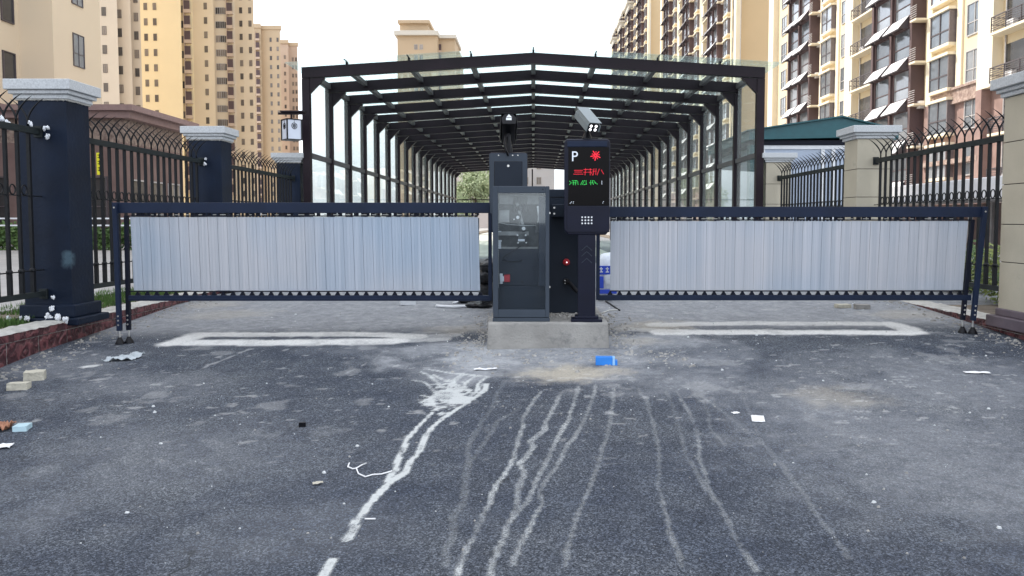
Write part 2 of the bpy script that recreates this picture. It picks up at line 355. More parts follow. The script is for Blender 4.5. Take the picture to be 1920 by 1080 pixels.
for P, st, hw in STREAKS:
    W = [G(*p)[:2] for p in P]; d = seg_dist(wx, wy, W); h = hw*(.58+.45*fnoise(xn, yn, 7, 21))*(1 if st > .7 else .80)*(.75+.6*fnoise(xn, yn, 1.6, 41))
    a = 1-smooth(d, h*.80, h*1.15); edge = 1 + .35*np.exp(-((d-h*.85)/(h*.2))**2)
    al = fnoise(xn, yn*.6, 3.2, int(P[0][0])); S = np.maximum(S, st*((.05+1.35*al)*(1 if st > .39 else .85) if st < .7 else (.75+.4*al))*a*np.clip(.45+1.1*brk, .3, 1.15)*edge)
def ell(px, py, rx, ry, rot=0):                       # an ellipse on the road, radii in metres
    x0, y0, _ = G(px, py); u, v = wx-x0, wy-y0; c_, s_ = math.cos(rot), math.sin(rot)
    return np.hypot((u*c_+v*s_)/rx, (-u*s_+v*c_)/ry)
n1 = fnoise(xn, yn, 2.2, 31); n2 = fnoise(xn, yn, 6, 33); n3 = fnoise(xn, yn, 20, 35, 3)
# pale splash where the slurry landed
sp1 = (1-smooth(ell(836, 745, .15, .36)+1.7*(n2-.5)+1.3*(n3-.5), .80, 1.02))*np.clip(.55+.9*fnoise(xn, yn, 14, 71), .5, 1.05)
S = np.maximum(S, .95*sp1)
D = np.zeros(xn.shape)                                # cement dust, with a broad painted sheen
def dust(px, py, rx, ry, st, soft=.9, rot=0):
    global D
    e = ell(px, py, rx, ry, rot) + .9*(n1-.5) + .6*(n2-.5); D = np.maximum(D, st*(1-smooth(e, 1-soft, 1.15)))
dust(1000, 672, 1.6, .7, .75, .6); dust(1180, 640, 1.0, .5, .75, .7); dust(830, 655, .8, .4, .7, .7); dust(900, 668, .55, .45, 1.0, .45); dust(905, 672, .5, .6, .95, .5); dust(870, 700, .30, .35, .75, .6); dust(1000, 655, 1.1, .30, .62); dust(820, 690, .35, .5, .5)
dust(1230, 670, 1.1, .6, .50); dust(1300, 715, .8, .6, .45); dust(1160, 700, .6, .5, .55); dust(700, 655, .9, .3, .25)
dust(1640, 690, 1.3, .8, .25); dust(1550, 760, .55, .6, .42); dust(1450, 720, .8, .6, .25); dust(1750, 760, .8, .8, .18)
dust(120, 690, .8, .9, .28); dust(250, 720, .9, .7, .22); dust(100, 960, .3, .5, .22); dust(60, 900, .3, .6, .15); dust(1860, 850, .8, 1.2, .28); dust(1700, 950, .6, .6, .14)
dust(1640, 800, 1.5, 1.7, .34, .95); dust(1780, 720, 1.4, 1.3, .36, .9); dust(1840, 900, 1.0, 1.3, .34, .9); dust(300, 860, 1.2, 1.2, .16, .9); dust(560, 990, .8, .6, .14, .9)  # broad soft dust, a dusty sheen painted in at the right
# worn, dusty concrete colour beyond and under the barrier
bey = smooth(wy + .35*(n1-.5), 8.15, 8.9); D = np.maximum(D, .62*bey + .25*bey*(n2-.4))
SA = np.zeros(xn.shape)                               # yellow sand
for a in ((1060, 700, .50, .36, .9), (1120, 697, .35, .22, .7), (1230, 612, .5, .5, .6), (1200, 640, .3, .25, .4), (1570, 745, .4, .35, .35), (400, 570, .5, .5, .35), (420, 590, .8, .5, .3), (1700, 590, .6, .4, .35), (860, 618, .4, .35, .35)):
    e = ell(*a[:4]) + .9*(n2-.5) + .4*(n3-.5); SA = np.maximum(SA, a[4]*(1-smooth(e, .3, 1.1)))
# white cement over the two detector-loop trenches
L = np.zeros(xn.shape)
def line(P, hw, st, fade=0):
    global L
    W = [G(*p)[:2] for p in P]; d = seg_dist(wx, wy, W) + .10*(n2-.5)+.05*(n3-.5); a = st*(1-smooth(d, hw*.6, hw*1.2))
    L = np.maximum(L, a*np.clip(.45+1.1*n2, .3, 1))
line([(330, 642), (480, 643), (620, 642), (740, 639)], .17, 1); line([(370, 628), (560, 626), (680, 627), (780, 631)], .14, .92)
line([(318, 645), (360, 632), (380, 628)], .15, 1); line([(740, 639), (830, 636)], .12, .5); line([(780, 631), (850, 628)], .1, .4)
line([(1240, 623), (1450, 623), (1600, 623), (1700, 624)], .15, 1); line([(1230, 609), (1400, 606), (1560, 606), (1670, 608)], .13, .8)
line([(1670, 608), (1700, 615), (1712, 623)], .15, .95); line([(1180, 618), (1240, 620)], .12, .4)
line([(160, 688), (175, 686)], .05, .9); line([(640, 706), (700, 672)], .012, .35); line([(380, 690), (470, 655)], .015, .35)
# scattered chalky blotches
bl = smooth(fnoise(xn, yn*1.0, 3.1, 51, 5), .66, .74)*.30*smooth(wy, 4.2, 6.2); sc = smooth(fnoise(xn*1.2, yn*3.0, 6, 57, 4), .72, .78)*.35*smooth(wy, 4, 5.5)
L = np.maximum(L, np.maximum(bl*.6, sc)*(1-bey*.5))
n = nx*ny; att = np.zeros((n, 4), np.float32); att[:, 3] = 1
att[idx, 0] = np.clip(S, 0, 1); att[idx, 1] = np.clip(D, 0, 1); att[idx, 2] = np.clip(L, 0, 1); att[idx, 3] = np.clip(1-SA, 0, 1)
far = (~near.ravel()) & (Y.ravel() > 8.5); att[far, 1] = .5
me = bpy.data.meshes.new('asphalt_road')
me.vertices.add(n); me.vertices.foreach_set('co', np.stack([X, Y, Z], -1).astype(np.float32).ravel())
ii, jj = np.meshgrid(np.arange(ny-1), np.arange(nx-1), indexing='ij'); q = (ii*nx+jj).ravel()
quads = np.stack([q, q+1, q+nx+1, q+nx], 1).astype(np.int32); nf = len(quads)
me.loops.add(nf*4); me.loops.foreach_set('vertex_index', quads.ravel())
me.polygons.add(nf); me.polygons.foreach_set('loop_start', np.arange(nf, dtype=np.int32)*4); me.polygons.foreach_set('loop_total', np.full(nf, 4, np.int32))
me.update(); ca = me.attributes.new('wear', 'FLOAT_COLOR', 'POINT'); ca.data.foreach_set('color', att.ravel()); me.validate()

def roadmat():
    m = bpy.data.materials.new('asphalt'); m.use_nodes = True; n = m.node_tree; b = n.nodes['Principled BSDF']; L_ = n.links.new
    N = lambda t: n.nodes.new(t)
    t = N('ShaderNodeTexCoord'); at = N('ShaderNodeAttribute'); at.attribute_name = 'wear'; sep = N('ShaderNodeSeparateColor'); L_(at.outputs['Color'], sep.inputs[0])
    def noise_(sc, det=4, ro=.6):
        q = N('ShaderNodeTexNoise'); q.inputs['Scale'].default_value = sc; q.inputs['Detail'].default_value = det; q.inputs['Roughness'].default_value = ro
        L_(t.outputs['Object'], q.inputs['Vector']); return q.outputs[0]
    def ramp(src, p0, c0, p1, c1):
        q = N('ShaderNodeValToRGB'); q.color_ramp.elements[0].position = p0; q.color_ramp.elements[0].color = (*c0, 1)
        q.color_ramp.elements[1].position = p1; q.color_ramp.elements[1].color = (*c1, 1); L_(src, q.inputs[0]); return q.outputs[0]
    def rng(src, a, b_, c=0, d=1):
        q = N('ShaderNodeMapRange'); q.inputs[1].default_value = a; q.inputs[2].default_value = b_; q.inputs[3].default_value = c; q.inputs[4].default_value = d
        L_(src, q.inputs[0]); return q.outputs[0]
    def mth(op, a, b_):
        q = N('ShaderNodeMath'); q.operation = op
        for k, v in enumerate((a, b_)):
            if isinstance(v, (int, float)): q.inputs[k].default_value = v
            else: L_(v, q.inputs[k])
        return q.outputs[0]
    def mix(f, a, b_, mode='MIX'):
        q = N('ShaderNodeMix'); q.data_type = 'RGBA'; q.blend_type = mode
        if isinstance(f, (int, float)): q.inputs[0].default_value = f
        else: L_(f, q.inputs[0])
        for k, v in ((6, a), (7, b_)):
            if isinstance(v, tuple): q.inputs[k].default_value = (*v, 1)
            else: L_(v, q.inputs[k])
        return q.outputs[2]
    vo = N('ShaderNodeTexVoronoi'); vo.inputs['Scale'].default_value = 210; L_(t.outputs['Object'], vo.inputs['Vector'])
    agg = N('ShaderNodeSeparateColor'); L_(vo.outputs['Color'], agg.inputs[0])          # every chip its own grey
    vo2 = N('ShaderNodeTexVoronoi'); vo2.inputs['Scale'].default_value = 115; L_(t.outputs['Object'], vo2.inputs['Vector'])
    a2 = N('ShaderNodeSeparateColor'); L_(vo2.outputs['Color'], a2.inputs[0])
    base = ramp(agg.outputs[0], .12, (.014, .019, .028), .95, (.185, .207, .238))
    b2_ = ramp(a2.outputs[1], .50, (.014, .020, .030), 1, (.33, .36, .395)); base = mix(.45, base, b2_)
    gaps = rng(vo.outputs['Distance'], .25, .75, 1, .45); base = mix(1, base, N('ShaderNodeRGB').outputs[0] if False else gaps, 'MULTIPLY')
    patch = ramp(noise_(.55, 5), .36, (.66, .73, .88), .66, (1.32, 1.30, 1.28)); base = mix(1, base, patch, 'MULTIPLY')
    p2 = ramp(noise_(3.5, 6, .7), .38, (.78, .80, .86), .68, (1.3, 1.27, 1.22)); base = mix(1, base, p2, 'MULTIPLY')
    vc = N('ShaderNodeTexVoronoi'); vc.feature = 'DISTANCE_TO_EDGE'; vc.inputs['Scale'].default_value = .55; wn = N('ShaderNodeTexNoise'); wn.inputs['Scale'].default_value = 3; wn.inputs['Detail'].default_value = 8
    wm = N('ShaderNodeVectorMath'); wm.operation = 'MULTIPLY_ADD'; wm.inputs[1].default_value = (.5, .5, .5); L_(t.outputs['Object'], wn.inputs['Vector']); L_(wn.outputs['Color'], wm.inputs[0]); L_(t.outputs['Object'], wm.inputs[2]); L_(wm.outputs[0], vc.inputs['Vector'])
    crk = mth('MULTIPLY', rng(vc.outputs['Distance'], .0015, .006, 1, 0), rng(noise_(1.1, 3), .52, .62)); base = mix(mth('MULTIPLY', crk, .75), base, (.008, .009, .011))
    fleck = rng(noise_(170, 2), .70, .74); base = mix(mth('MULTIPLY', fleck, .35), base, (.42, .43, .43))
    fine = noise_(45, 5, .75); broad = noise_(7, 6, .7)
    dustc = ramp(noise_(12, 6, .7), .3, (.28, .295, .315), .7, (.50, .51, .525))
    fd = mth('MULTIPLY', sep.outputs[1], rng(mth('ADD', mth('MULTIPLY', fine, .55), mth('MULTIPLY', broad, .55)), .35, .75, .55, 1.25)); 
    base = mix(fd, base, dustc)
    inv = mth('SUBTRACT', 1, at.outputs['Alpha']); fs = mth('MULTIPLY', inv, rng(fine, .3, .65, .5, 1.15)); base = mix(fs, base, (.50, .45, .36))
    fl = mth('MULTIPLY', sep.outputs[2], rng(fine, .3, .6, .6, 1.1)); base = mix(fl, base, (.68, .68, .66))
    # slurry sits on the chips and leaves the hollows dark
    chips = rng(agg.outputs[1], .1, .75, .15, 1.2); st = mth('MULTIPLY', sep.outputs[0], mth('MULTIPLY', rng(fine, .3, .6, .7, 1.1), mth('MAXIMUM', chips, rng(sep.outputs[0], .6, .95, 0, 1))))
    base = mix(st, base, (.58, .60, .59))
    L_(base, b.inputs['Base Color']); b.inputs['Roughness'].default_value = .82; b.inputs['Specular IOR Level'].default_value = .35
    bp = N('ShaderNodeBump'); bp.inputs['Strength'].default_value = .75; bp.inputs['Distance'].default_value = .006
    h = mth('ADD', vo.outputs['Distance'], mth('MULTIPLY', fine, 1.2)); L_(h, bp.inputs['Height']); L_(bp.outputs[0], b.inputs['Normal'])
    return m
me.materials.append(roadmat()); road = bpy.data.objects.new('road', me); col.objects.link(road); tag(road, kind='structure')

# raised ground beyond the two kerbs
KT = E-.975                      # height of the kerb top
for sgn, nm in ((-1, 'pavement'), (1, 'pavement')):
    b = MB(); xa, xb = sorted((sgn*5.95, sgn*900)); b.box(xa, xb, -20, 1200, KT-.45, KT-.02)
    tag(b.build(nm, M['paving']), kind='structure')
    b = MB(); xa, xb = sorted((sgn*5.02, sgn*5.95)); b.box(xa, xb, -20, 200, KT-.5, KT-.05)
    tag(b.build('soil', M['soil']), kind='structure')
b = MB(); b.box(-5.0, 5.0, 26, 140, .15, .36); tag(b.build('bright_lane_sheet', mat('lane_pale', (.50, .50, .46), .9, scale=.5)), kind='structure')  # pale sheet added so the far ground looks sunlit
# grass strip at the foot of the left fence
b = MB()
for i in range(14000):
    x = random.uniform(-6.2, -5.12); y = random.uniform(5.5, 8.15) if random.random() < .75 else random.uniform(8.8, 12)
    h = random.uniform(.03, .10); a = random.uniform(0, 6.28); dx, dy = math.cos(a)*.006, math.sin(a)*.006; lx, ly = random.uniform(-.03, .03), random.uniform(-.03, .03)
    b.add([(x-dx, y-dy, KT-.05), (x+dx, y+dy, KT-.05), (x+lx, y+ly, KT-.05+h)], [(0, 1, 2)])
tag(b.build('grass', M['grass'], fix=False), kind='stuff')

# ------------------------------------------------------------------ kerb walls
def kerb(sgn, y0, y1, label):
    t = empty('kerb_wall', (sgn*4.86, y0, 0)); tag(t, label, 'kerb', 'tiled kerb walls under the fences')
    xf = sgn*4.75; xb = sgn*5.05
    b = MB(); b.box(*sorted((xf+sgn*.03, xb)), y0, y1, -.2, KT-.035); b.build('core', M['conc'], t)
    b = MB(); y = y0; k = 0
    while y < y1-.01:
        e = min(y+.47, y1); b.box(*sorted((xf, xf+sgn*.028)), y+.010, e-.010, -.2+.0, KT-.12-.02*0); y = e
    b.build('facing_tiles', M['kerbred'], t, bevel=.004)
    b = MB(); b.box(*sorted((xf+sgn*.012, xf+sgn*.027)), y0, y1, -.2, KT-.04); b.build('grout', M['kerbtop'], t)
    b = MB(); b.box(*sorted((xf-sgn*.005, xf+sgn*.035)), y0, y1, KT-.112, KT-.04)
    b.build('top_tile', M['kerbred'], t, bevel=.004)
    n_ = 240; vs = []; fs = []
    for i in range(n_+1):
        yy = y0+(y1-y0)*i/n_
        for j in range(7):
            xx = xf-sgn*.01+(xb-xf+sgn*.01)*j/6
            vs.append((xx + (random.uniform(-.008, .008) if j == 0 else 0), yy, KT-.038+random.uniform(0, .014)+(.01 if 0 < j < 6 else -.01)))
    for i in range(n_):
        for j in range(6): fs.append((i*7+j, i*7+j+1, (i+1)*7+j+1, (i+1)*7+j))
    b = MB(); b.add(vs, fs); b.build('cement_top', M['kerbtop'], t, fix=False)
kerb(-1, 2.0, 16.7, 'dark red tiled kerb wall with rough cement top under the left fence')
kerb(1, 2.0, 16.7, 'dark red tiled kerb wall under the right fence beside the cream pillars')

# ------------------------------------------------------------------ pillars
ZC = E+1.25                     # underside of the caps
def cap(parent, x0, x1, y0, y1, m, o=.09):
    b = MB(); b.box(x0-.03, x1+.03, y0-.03, y1+.03, ZC, ZC+.045); b.box(x0-.06, x1+.06, y0-.06, y1+.06, ZC+.0455, ZC+.085)
    b.box(x0-o, x1+o, y0-o, y1+o, ZC+.0855, ZC+.19)
    b.build('cap', m, parent, bevel=.008)
def navy_pillar(y0, label, x1):
    x0 = x1-.49; t = empty('pillar', ((x0+x1)/2, y0+.25, KT-.05)); tag(t, label, 'pillar', 'navy pillars of the left fence')
    b = MB(); b.box(x0, x1, y0, y0+.42, KT-.05, ZC); b.build('shaft', M['navy'], t, bevel=.006)
    b = MB(); b.box(x0-.03, x1+.05, y0-.05, y0+.47, KT-.0, KT+.13); b.box(x0-.05, x1+.11, y0-.10, y0+.51, KT-.075, KT+.0-.001)
    b.build('plinth', M['navy'], t, bevel=.012)
    cap(t, x0, x1, y0, y0+.42, M['cap'])
    b = MB()                    # uneven render squeezed out under the cap
    for i in range(26):
        u = i/25; b.blob((x0+(x1-x0)*u, y0-.008, ZC-.006), (.022, .012, .014), i, 1)
        b.blob((x1+.008, y0+.42*u, ZC-.006), (.012, .022, .014), i+50, 1)
    b.build('mortar', M['kerbtop'], t, smooth=True)
    return t
p1 = navy_pillar(8.2, 'navy painted pillar nearest the camera on the left, a pale smudge on its face', -4.745)
p2 = navy_pillar(12.15, 'second navy painted pillar from the camera, behind the left barrier arm', -4.71)
p3 = navy_pillar(16.75, 'navy painted pillar against the left front post of the glass canopy', -4.86)
def smudge_mat(c):
    m = M['navy'].copy(); m.name = 'navy_smudged'; n = m.node_tree; b = n.nodes['Principled BSDF']; src = b.inputs['Base Color'].links[0].from_socket
    t = n.nodes.new('ShaderNodeTexCoord'); mp = n.nodes.new('ShaderNodeMapping'); mp.inputs['Location'].default_value = [-q*k for q, k in zip(c, (7, 7, 6))]; mp.inputs['Scale'].default_value = (7, 7, 6)
    g = n.nodes.new('ShaderNodeTexGradient'); g.gradient_type = 'SPHERICAL'; no = n.nodes.new('ShaderNodeTexNoise'); no.inputs['Scale'].default_value = 11; no.inputs['Detail'].default_value = 7; no.inputs['Distortion'].default_value = 1.2
    mu = n.nodes.new('ShaderNodeMath'); mu.operation = 'MULTIPLY'; r = n.nodes.new('ShaderNodeMapRange'); r.inputs[1].default_value = .16; r.inputs[2].default_value = .42
    x = n.nodes.new('ShaderNodeMix'); x.data_type = 'RGBA'; x.inputs[7].default_value = (.06, .10, .13, 1)
    n.links.new(t.outputs['Object'], mp.inputs[0]); n.links.new(mp.outputs[0], g.inputs[0]); n.links.new(t.outputs['Object'], no.inputs['Vector'])
    n.links.new(g.outputs['Fac'], mu.inputs[0]); n.links.new(no.outputs[0], mu.inputs[1]); n.links.new(mu.outputs[0], r.inputs[0]); n.links.new(r.outputs[0], x.inputs[0])
    n.links.new(src, x.inputs[6]); n.links.new(x.outputs[2], b.inputs['Base Color']); return m
[q for q in p1.children if q.name.startswith('shaft')][0].data.materials[0] = smudge_mat((.22, -.25, E-.38-(KT-.05)))
def cream_pillar(y0, label, base=True):
    x0, x1 = (4.75, 5.27) if y0 < 8 else (4.85, 5.37); t = empty('pillar', ((x0+x1)/2, y0+.25, KT-.1)); tag(t, label, 'pillar', 'cream pillars of the right fence')
    zs = [KT+.10, E-.57, E-.21, E+.14, E+.49, E+.84, ZC]; b = MB()
    zs = [KT+.10, E-.40, E-.02, E+.38, E+.80, ZC]
    for a, c in zip(zs[:-1], zs[1:]): b.box(x0, x1, y0, y0+.5, a+.004, c-.004)
    b.build('shaft', M['cream'], t, bevel=.003)
    b = MB(); b.box(x0+.012, x1-.012, y0+.012, y0+.488, KT-.05, ZC); b.build('joints', M['joint'], t)
    b = MB(); b.box(x0-.02, x1+.02, y0-.02, y0+.52, KT+.03, KT+.105); b.box(x0-.07, x1+.05, y0-.08, y0+.6, KT-.085, KT+.029); b.build('base', M['plum'], t, bevel=.01)
    cap(t, x0, x1, y0, y0+.5, M['cap'], .10)
cream_pillar(7.64, 'cream pillar with dark joints at the right edge of the photo')
cream_pillar(12.05, 'cream pillar standing in front of the teal roofed kiosk')
cream_pillar(16.75, 'cream pillar beside the right front post of the glass canopy')

# ------------------------------------------------------------------ fences
RZ = E+.93
bar_b = MB(); bar_b.box(-.015, .015, -.015, .015, -.72, .93); bar_b.tube([(0, 0, -.50), (0, 0, -.485), (0, 0, -.47), (0, 0, -.455)], [.018, .030, .030, .018], 10)
bar_b.box(-.019, .019, -.019, .019, -.72, -.49)
bar_me = bar_b.mesh('bar', M['iron'])
def arc(s_):
    P = [(0, 0, 0), (0, 0, .055)]
    for k in range(1, 9):
        u = k/8; P.append((s_*.175*u**1.55, 0, .055+.27*u-.05*u*u))
    return P
sb = MB(); rad = [.0095]*6+[.008, .006, .004, .0015]; sb.tube(arc(1), rad, 6); sb.tube(arc(-1), rad, 6); spike_me = sb.mesh('spike', M['iron'], smooth=True)
rb = MB(); ring = [(0, .042*math.cos(a), .048*math.sin(a)) for a in np.linspace(0, 2*math.pi, 19)]; rb.tube(ring, .007, 6, cap=False); ring_me = rb.mesh('ring', M['iron'], smooth=True)
def fence(x, y0, y1, label, foam=False):
    t = empty('iron_fence', (x, y0, KT)); tag(t, label, 'fence', 'iron fence panels with curved spikes'); off = Vector((x, y0, KT))
    b = MB(); b.box(x-.025, x+.025, y0, y1, RZ-.045, RZ+.02); b.box(x-.04, x+.04, y0, y0+.03, RZ-.07, RZ+.045); b.box(x-.04, x+.04, y1-.03, y1, RZ-.07, RZ+.045); b.build('top_rail', M['rail'], t, bevel=.003)
    b = MB(); b.box(x-.022, x+.022, y0, y1, E-.755, E-.70); b.box(x-.04, x+.04, y1-.03, y1, E-.78, E-.68); b.build('bottom_rail', M['rail'], t, bevel=.003)
    b = MB(); b.box(x-.007, x+.007, y0, y1, E-.491, E-.479); b.build('collar_rod', M['iron'], t)
    b = MB(); b.box(x-.008, x+.008, y0, y1, E+.258, E+.268); b.build('middle_rod', M['iron'], t)
    n_ = int((y1-y0-.1)/.176); st = (y1-y0)/(n_+1)
    for i in range(1, n_+1):
        y = y0+i*st; jit = random.uniform(-.002, .002)
        inst('bar', bar_me, t, Vector((x+jit, y, E))-off)
        inst('spike', spike_me, t, Vector((x, y, RZ+.02))-off, random.uniform(-.12, .12))
        if i < n_: inst('ring', ring_me, t, Vector((x, y+st/2, E+.318))-off)
    return t
f1 = fence(-5.02, 4.4, 8.19, 'black iron fence panel at the left edge of the photo, before the smudged pillar')
f2 = fence(-5.01, 8.63, 12.14, 'black iron fence panel between the first and second navy pillars')
f3 = fence(-5.0, 12.58, 16.74, 'black iron fence panel between the second navy pillar and the canopy')
f4 = fence(5.12, 8.15, 12.04, 'black iron fence panel between the two nearer cream pillars')
f5 = fence(5.12, 12.56, 16.74, 'black iron fence panel in front of the teal roofed kiosk')
f6 = fence(5.12, 4.4, 7.63, 'black iron fence panel before the cream pillar at the right edge')
def foam(parent, spots):
    for i, (x, y, z, r) in enumerate(spots):
        b = MB()
        for k in range(5): b.blob((x+random.uniform(-r, r)*.6, y+random.uniform(-r, r)*.4, z+random.uniform(-r, r)*.6), (r*random.uniform(.3, .55), r*random.uniform(.3, .5), r*random.uniform(.35, .8)), i*7+k, 3, .38)
        b.build('foam', M['foam'], parent, smooth=True)
foam(p1, [(-4.92, 8.13, RZ+.03, .03), (-4.91, 8.15, RZ-.06, .028), (-4.99, 8.0, RZ+.05, .025), (-4.91, 8.14, KT+.21, .022), (-4.92, 8.13, KT+.10, .028), (-4.94, 8.12, KT+.02, .036), (-4.82, 8.07, KT-.0, .04), (-4.72, 8.03, KT-.01, .03), (-5.22, 8.1, KT-.0, .02), (-5.14, 8.08, KT+.0, .03), (-5.32, 8.05, KT, .03)])
foam(f1, [(-5.05, 7.75, RZ+.03, .03), (-5.02, 7.6, RZ+.03, .035)])
foam(p2, [(-4.93, 12.08, RZ-.05, .03), (-4.93, 12.1, RZ+.02, .02)])
foam(f3, [(-5.0, 15.5, E+.23, .07), (-4.98, 14.6, E+.2, .06)])

# ------------------------------------------------------------------ glass canopy over the ramp
NF, Y0, DY = 18, 16.8, 1.86; ZE, ZR = E+3.20, E+3.50; XO = 4.79; GZ0 = .30
can = empty('glass_canopy', (0, Y0, GZ0)); tag(can, 'long dark steel canopy with clear glass roof and sides over the lanes behind the barrier', 'canopy')
fb = MB(); hw = .075
for s_ in (-1, 1):
    fb.box(*sorted((s_*(XO-.155), s_*XO)), -hw, hw, 0, ZE-GZ0-.23)
    poly = [(0, ZR-GZ0-.22), (s_*(XO), ZE-GZ0-.22), (s_*(XO), ZE-GZ0), (0, ZR-GZ0)]
    if s_ < 0: poly = poly[::-1]
    fb.prismy(poly, -hw, hw)
    g = [(s_*(XO-.155), ZE-GZ0-.225), (s_*(XO-.155), ZE-GZ0-.53), (s_*(XO-.47), ZE-GZ0-.212)]
    if s_ > 0: g = g[::-1]
    fb.prismy(g, -hw+.02, hw-.02)
frame_me = fb.mesh('portal_frame', M['frame'])
for i in range(NF): inst('portal_frame', frame_me, can, (0, i*DY, 0))
def zroof(x): return ZR-(ZR-ZE)*abs(x)/XO-GZ0
for k in range(-3, 4):
    x = k*1.288; b = MB(); z = zroof(x)
    for i in range(NF-1): b.box(x-.05, x+.05, i*DY+hw+.002, (i+1)*DY-hw-.002, z-.13, z-.04)
    b.build('purlin', M['purlin'], can, world=False)
for s_ in (-1, 1):
    b = MB()
    for i in range(NF-1): b.box(*sorted((s_*(XO-.14), s_*(XO-.03))), i*DY+hw+.002, (i+1)*DY-hw-.002, ZE-GZ0-.14, ZE-GZ0-.03)
    b.build('eave_beam', M['purlin'], can, world=False)
    b = MB()
    for i in range(NF-1): b.box(*sorted((s_*(XO-.13), s_*(XO-.05))), i*DY+hw+.002, (i+1)*DY-hw-.002, E+1.36-GZ0, E+1.46-GZ0)
    b.build('side_rail', M['purlin'], can, world=False)
# glass, one pane per bay on each slope and each side
for s_, nm in ((-1, 'l'), (1, 'r')):
    b = MB(); x1 = s_*(XO+.26); pts = [(0, zroof(0)+.05), (x1, zroof(XO)+.035), (x1, zroof(XO)+.047), (0, zroof(0)+.062)]
    b.prismy(pts, .01, DY-.01); rg = b.mesh('roof_pane', M['roofglass'])
    b = MB(); b.box(*sorted((s_*(XO-.085), s_*(XO-.075))), hw+.003, DY-hw-.003, .1, ZE-GZ0-.145); sg = b.mesh('side_pane', M['sideglass'])
    for i in range(NF-1):
        inst('roof_pane', rg, can, (0, i*DY, 0)); inst('side_pane', sg, can, (0, i*DY, 0))
    b = MB(); b.prismy(pts, -.36, -.01); b.build('roof_pane', M['roofglass'], can, world=False)
b = MB()
for k in range(-3, 4):
    b = MB(); x = k*1.288; z = zroof(x); b.box(x-.012, x+.012, -.30, .0, z+.064, z+.075); b.box(x-.02, x+.02, -.05, .05, z+.002, z+.064); b.build('glass_clip', M['black'], can, world=False)
b = MB(); b.box(-4.6, 4.6, (NF-1)*DY-.03, (NF-1)*DY+.03, E+1.33-GZ0, E+1.39-GZ0); b.box(-.10, -.02, (NF-1)*DY-.03, (NF-1)*DY+.03, 0, E+3.2-GZ0); b.build('end_crossbar', M['frame'], can, world=False)

# wall lantern beside the canopy post
lt = empty('wall_lantern', (-4.90, 16.35, E+1.68)); tag(lt, 'white box lantern with dark edges hanging by the left front post of the canopy', 'lantern')
b = MB(); b.box(-.26, .28, -.03, .03, .50, .54); b.box(-.20, .28, -.10, .10, .54, .57); b.tube([(0, 0, .50), (0, 0, .41)], .02); b.build('bracket', M['frame'], lt, world=False)
ro = Matrix.Rotation(R(38), 4, 'Z'); b = MB(); b.box(-.145, .145, -.145, .145, .0, .38, mx=ro); b.build('shade', M['whitesign'], lt, world=False)
b = MB()
for sx in (-1, 1):
    for s2 in (-1, 1): b.box(sx*.15-.012, sx*.15+.012, s2*.15-.012, s2*.15+.012, -.02, .40, mx=ro)
for z in (-.02, .385): b.box(-.16, .16, -.16, .16, z, z+.018, mx=ro)
b.build('edge_frame', M['black'], lt, world=False)
b = MB()
for a in (R(38), R(38)-math.pi/2, R(38)+math.pi/2, R(38)+math.pi):
    b = MB(); m4 = Matrix.Rotation(a, 4, 'Z')
    P = [m4 @ Vector((.055*math.cos(q), -.149, .26+.06*math.sin(q))) for q in np.linspace(0, 2*math.pi, 17)]; b.tube(P, .006, 5, cap=False)
    for dz in (-.025, 0, .025): b.tube([m4 @ Vector((-.035, -.149, .26+dz)), m4 @ Vector((.035, -.149, .26+dz))], .005, 5)
    b.tube([m4 @ Vector((0, -.149, .20)), m4 @ Vector((0, -.149, .37))], .004, 5); b.tube([m4 @ Vector((-.02, -.149, .285)), m4 @ Vector((-.02, -.149, .235))], .004, 5); b.tube([m4 @ Vector((.02, -.149, .285)), m4 @ Vector((.02, -.149, .235))], .004, 5)
    b.build('round_emblem', M['black'], lt, world=False)

# ------------------------------------------------------------------ barrier island
PZT = E-.954                     # top of the concrete plinth
b = MB()
def rough_block(x0, x1, y0, y1, z0, z1, nx_=40, ny_=60, nz_=8, amp=.006):
    bm = bmesh.new(); bmesh.ops.create_cube(bm, size=1)
    bmesh.ops.subdivide_edges(bm, edges=bm.edges[:], cuts=22, use_grid_fill=True)
    for v in bm.verts:
        c = v.co; p = Vector((x0+(c.x+.5)*(x1-x0), y0+(c.y+.5)*(y1-y0), z0+(c.z+.5)*(z1-z0)))
        k = noise.noise(p*9)*amp + noise.noise(p*30)*amp*.6; cen = Vector(((x0+x1)/2, (y0+y1)/2, (z0+z1)/2)); d = (p-cen); d.normalize()
        flare = 1+.03*(.5-c.z)
        v.co = Vector((cen.x+(p.x-cen.x)*flare, p.y if c.y > -.49 else p.y-.03*(.5-c.z), p.z)) + d*k
    m_ = MB(); m_.add([v.co for v in bm.verts], [tuple(v.index for v in f.verts) for f in bm.faces]); bm.free(); return m_
tag(rough_block(-.43, .71, 7.56, 9.7, .05, PZT).build('concrete_plinth', M['conc'], smooth=True), 'rough grey concrete plinth carrying the barrier machines between the two lanes', 'plinth')

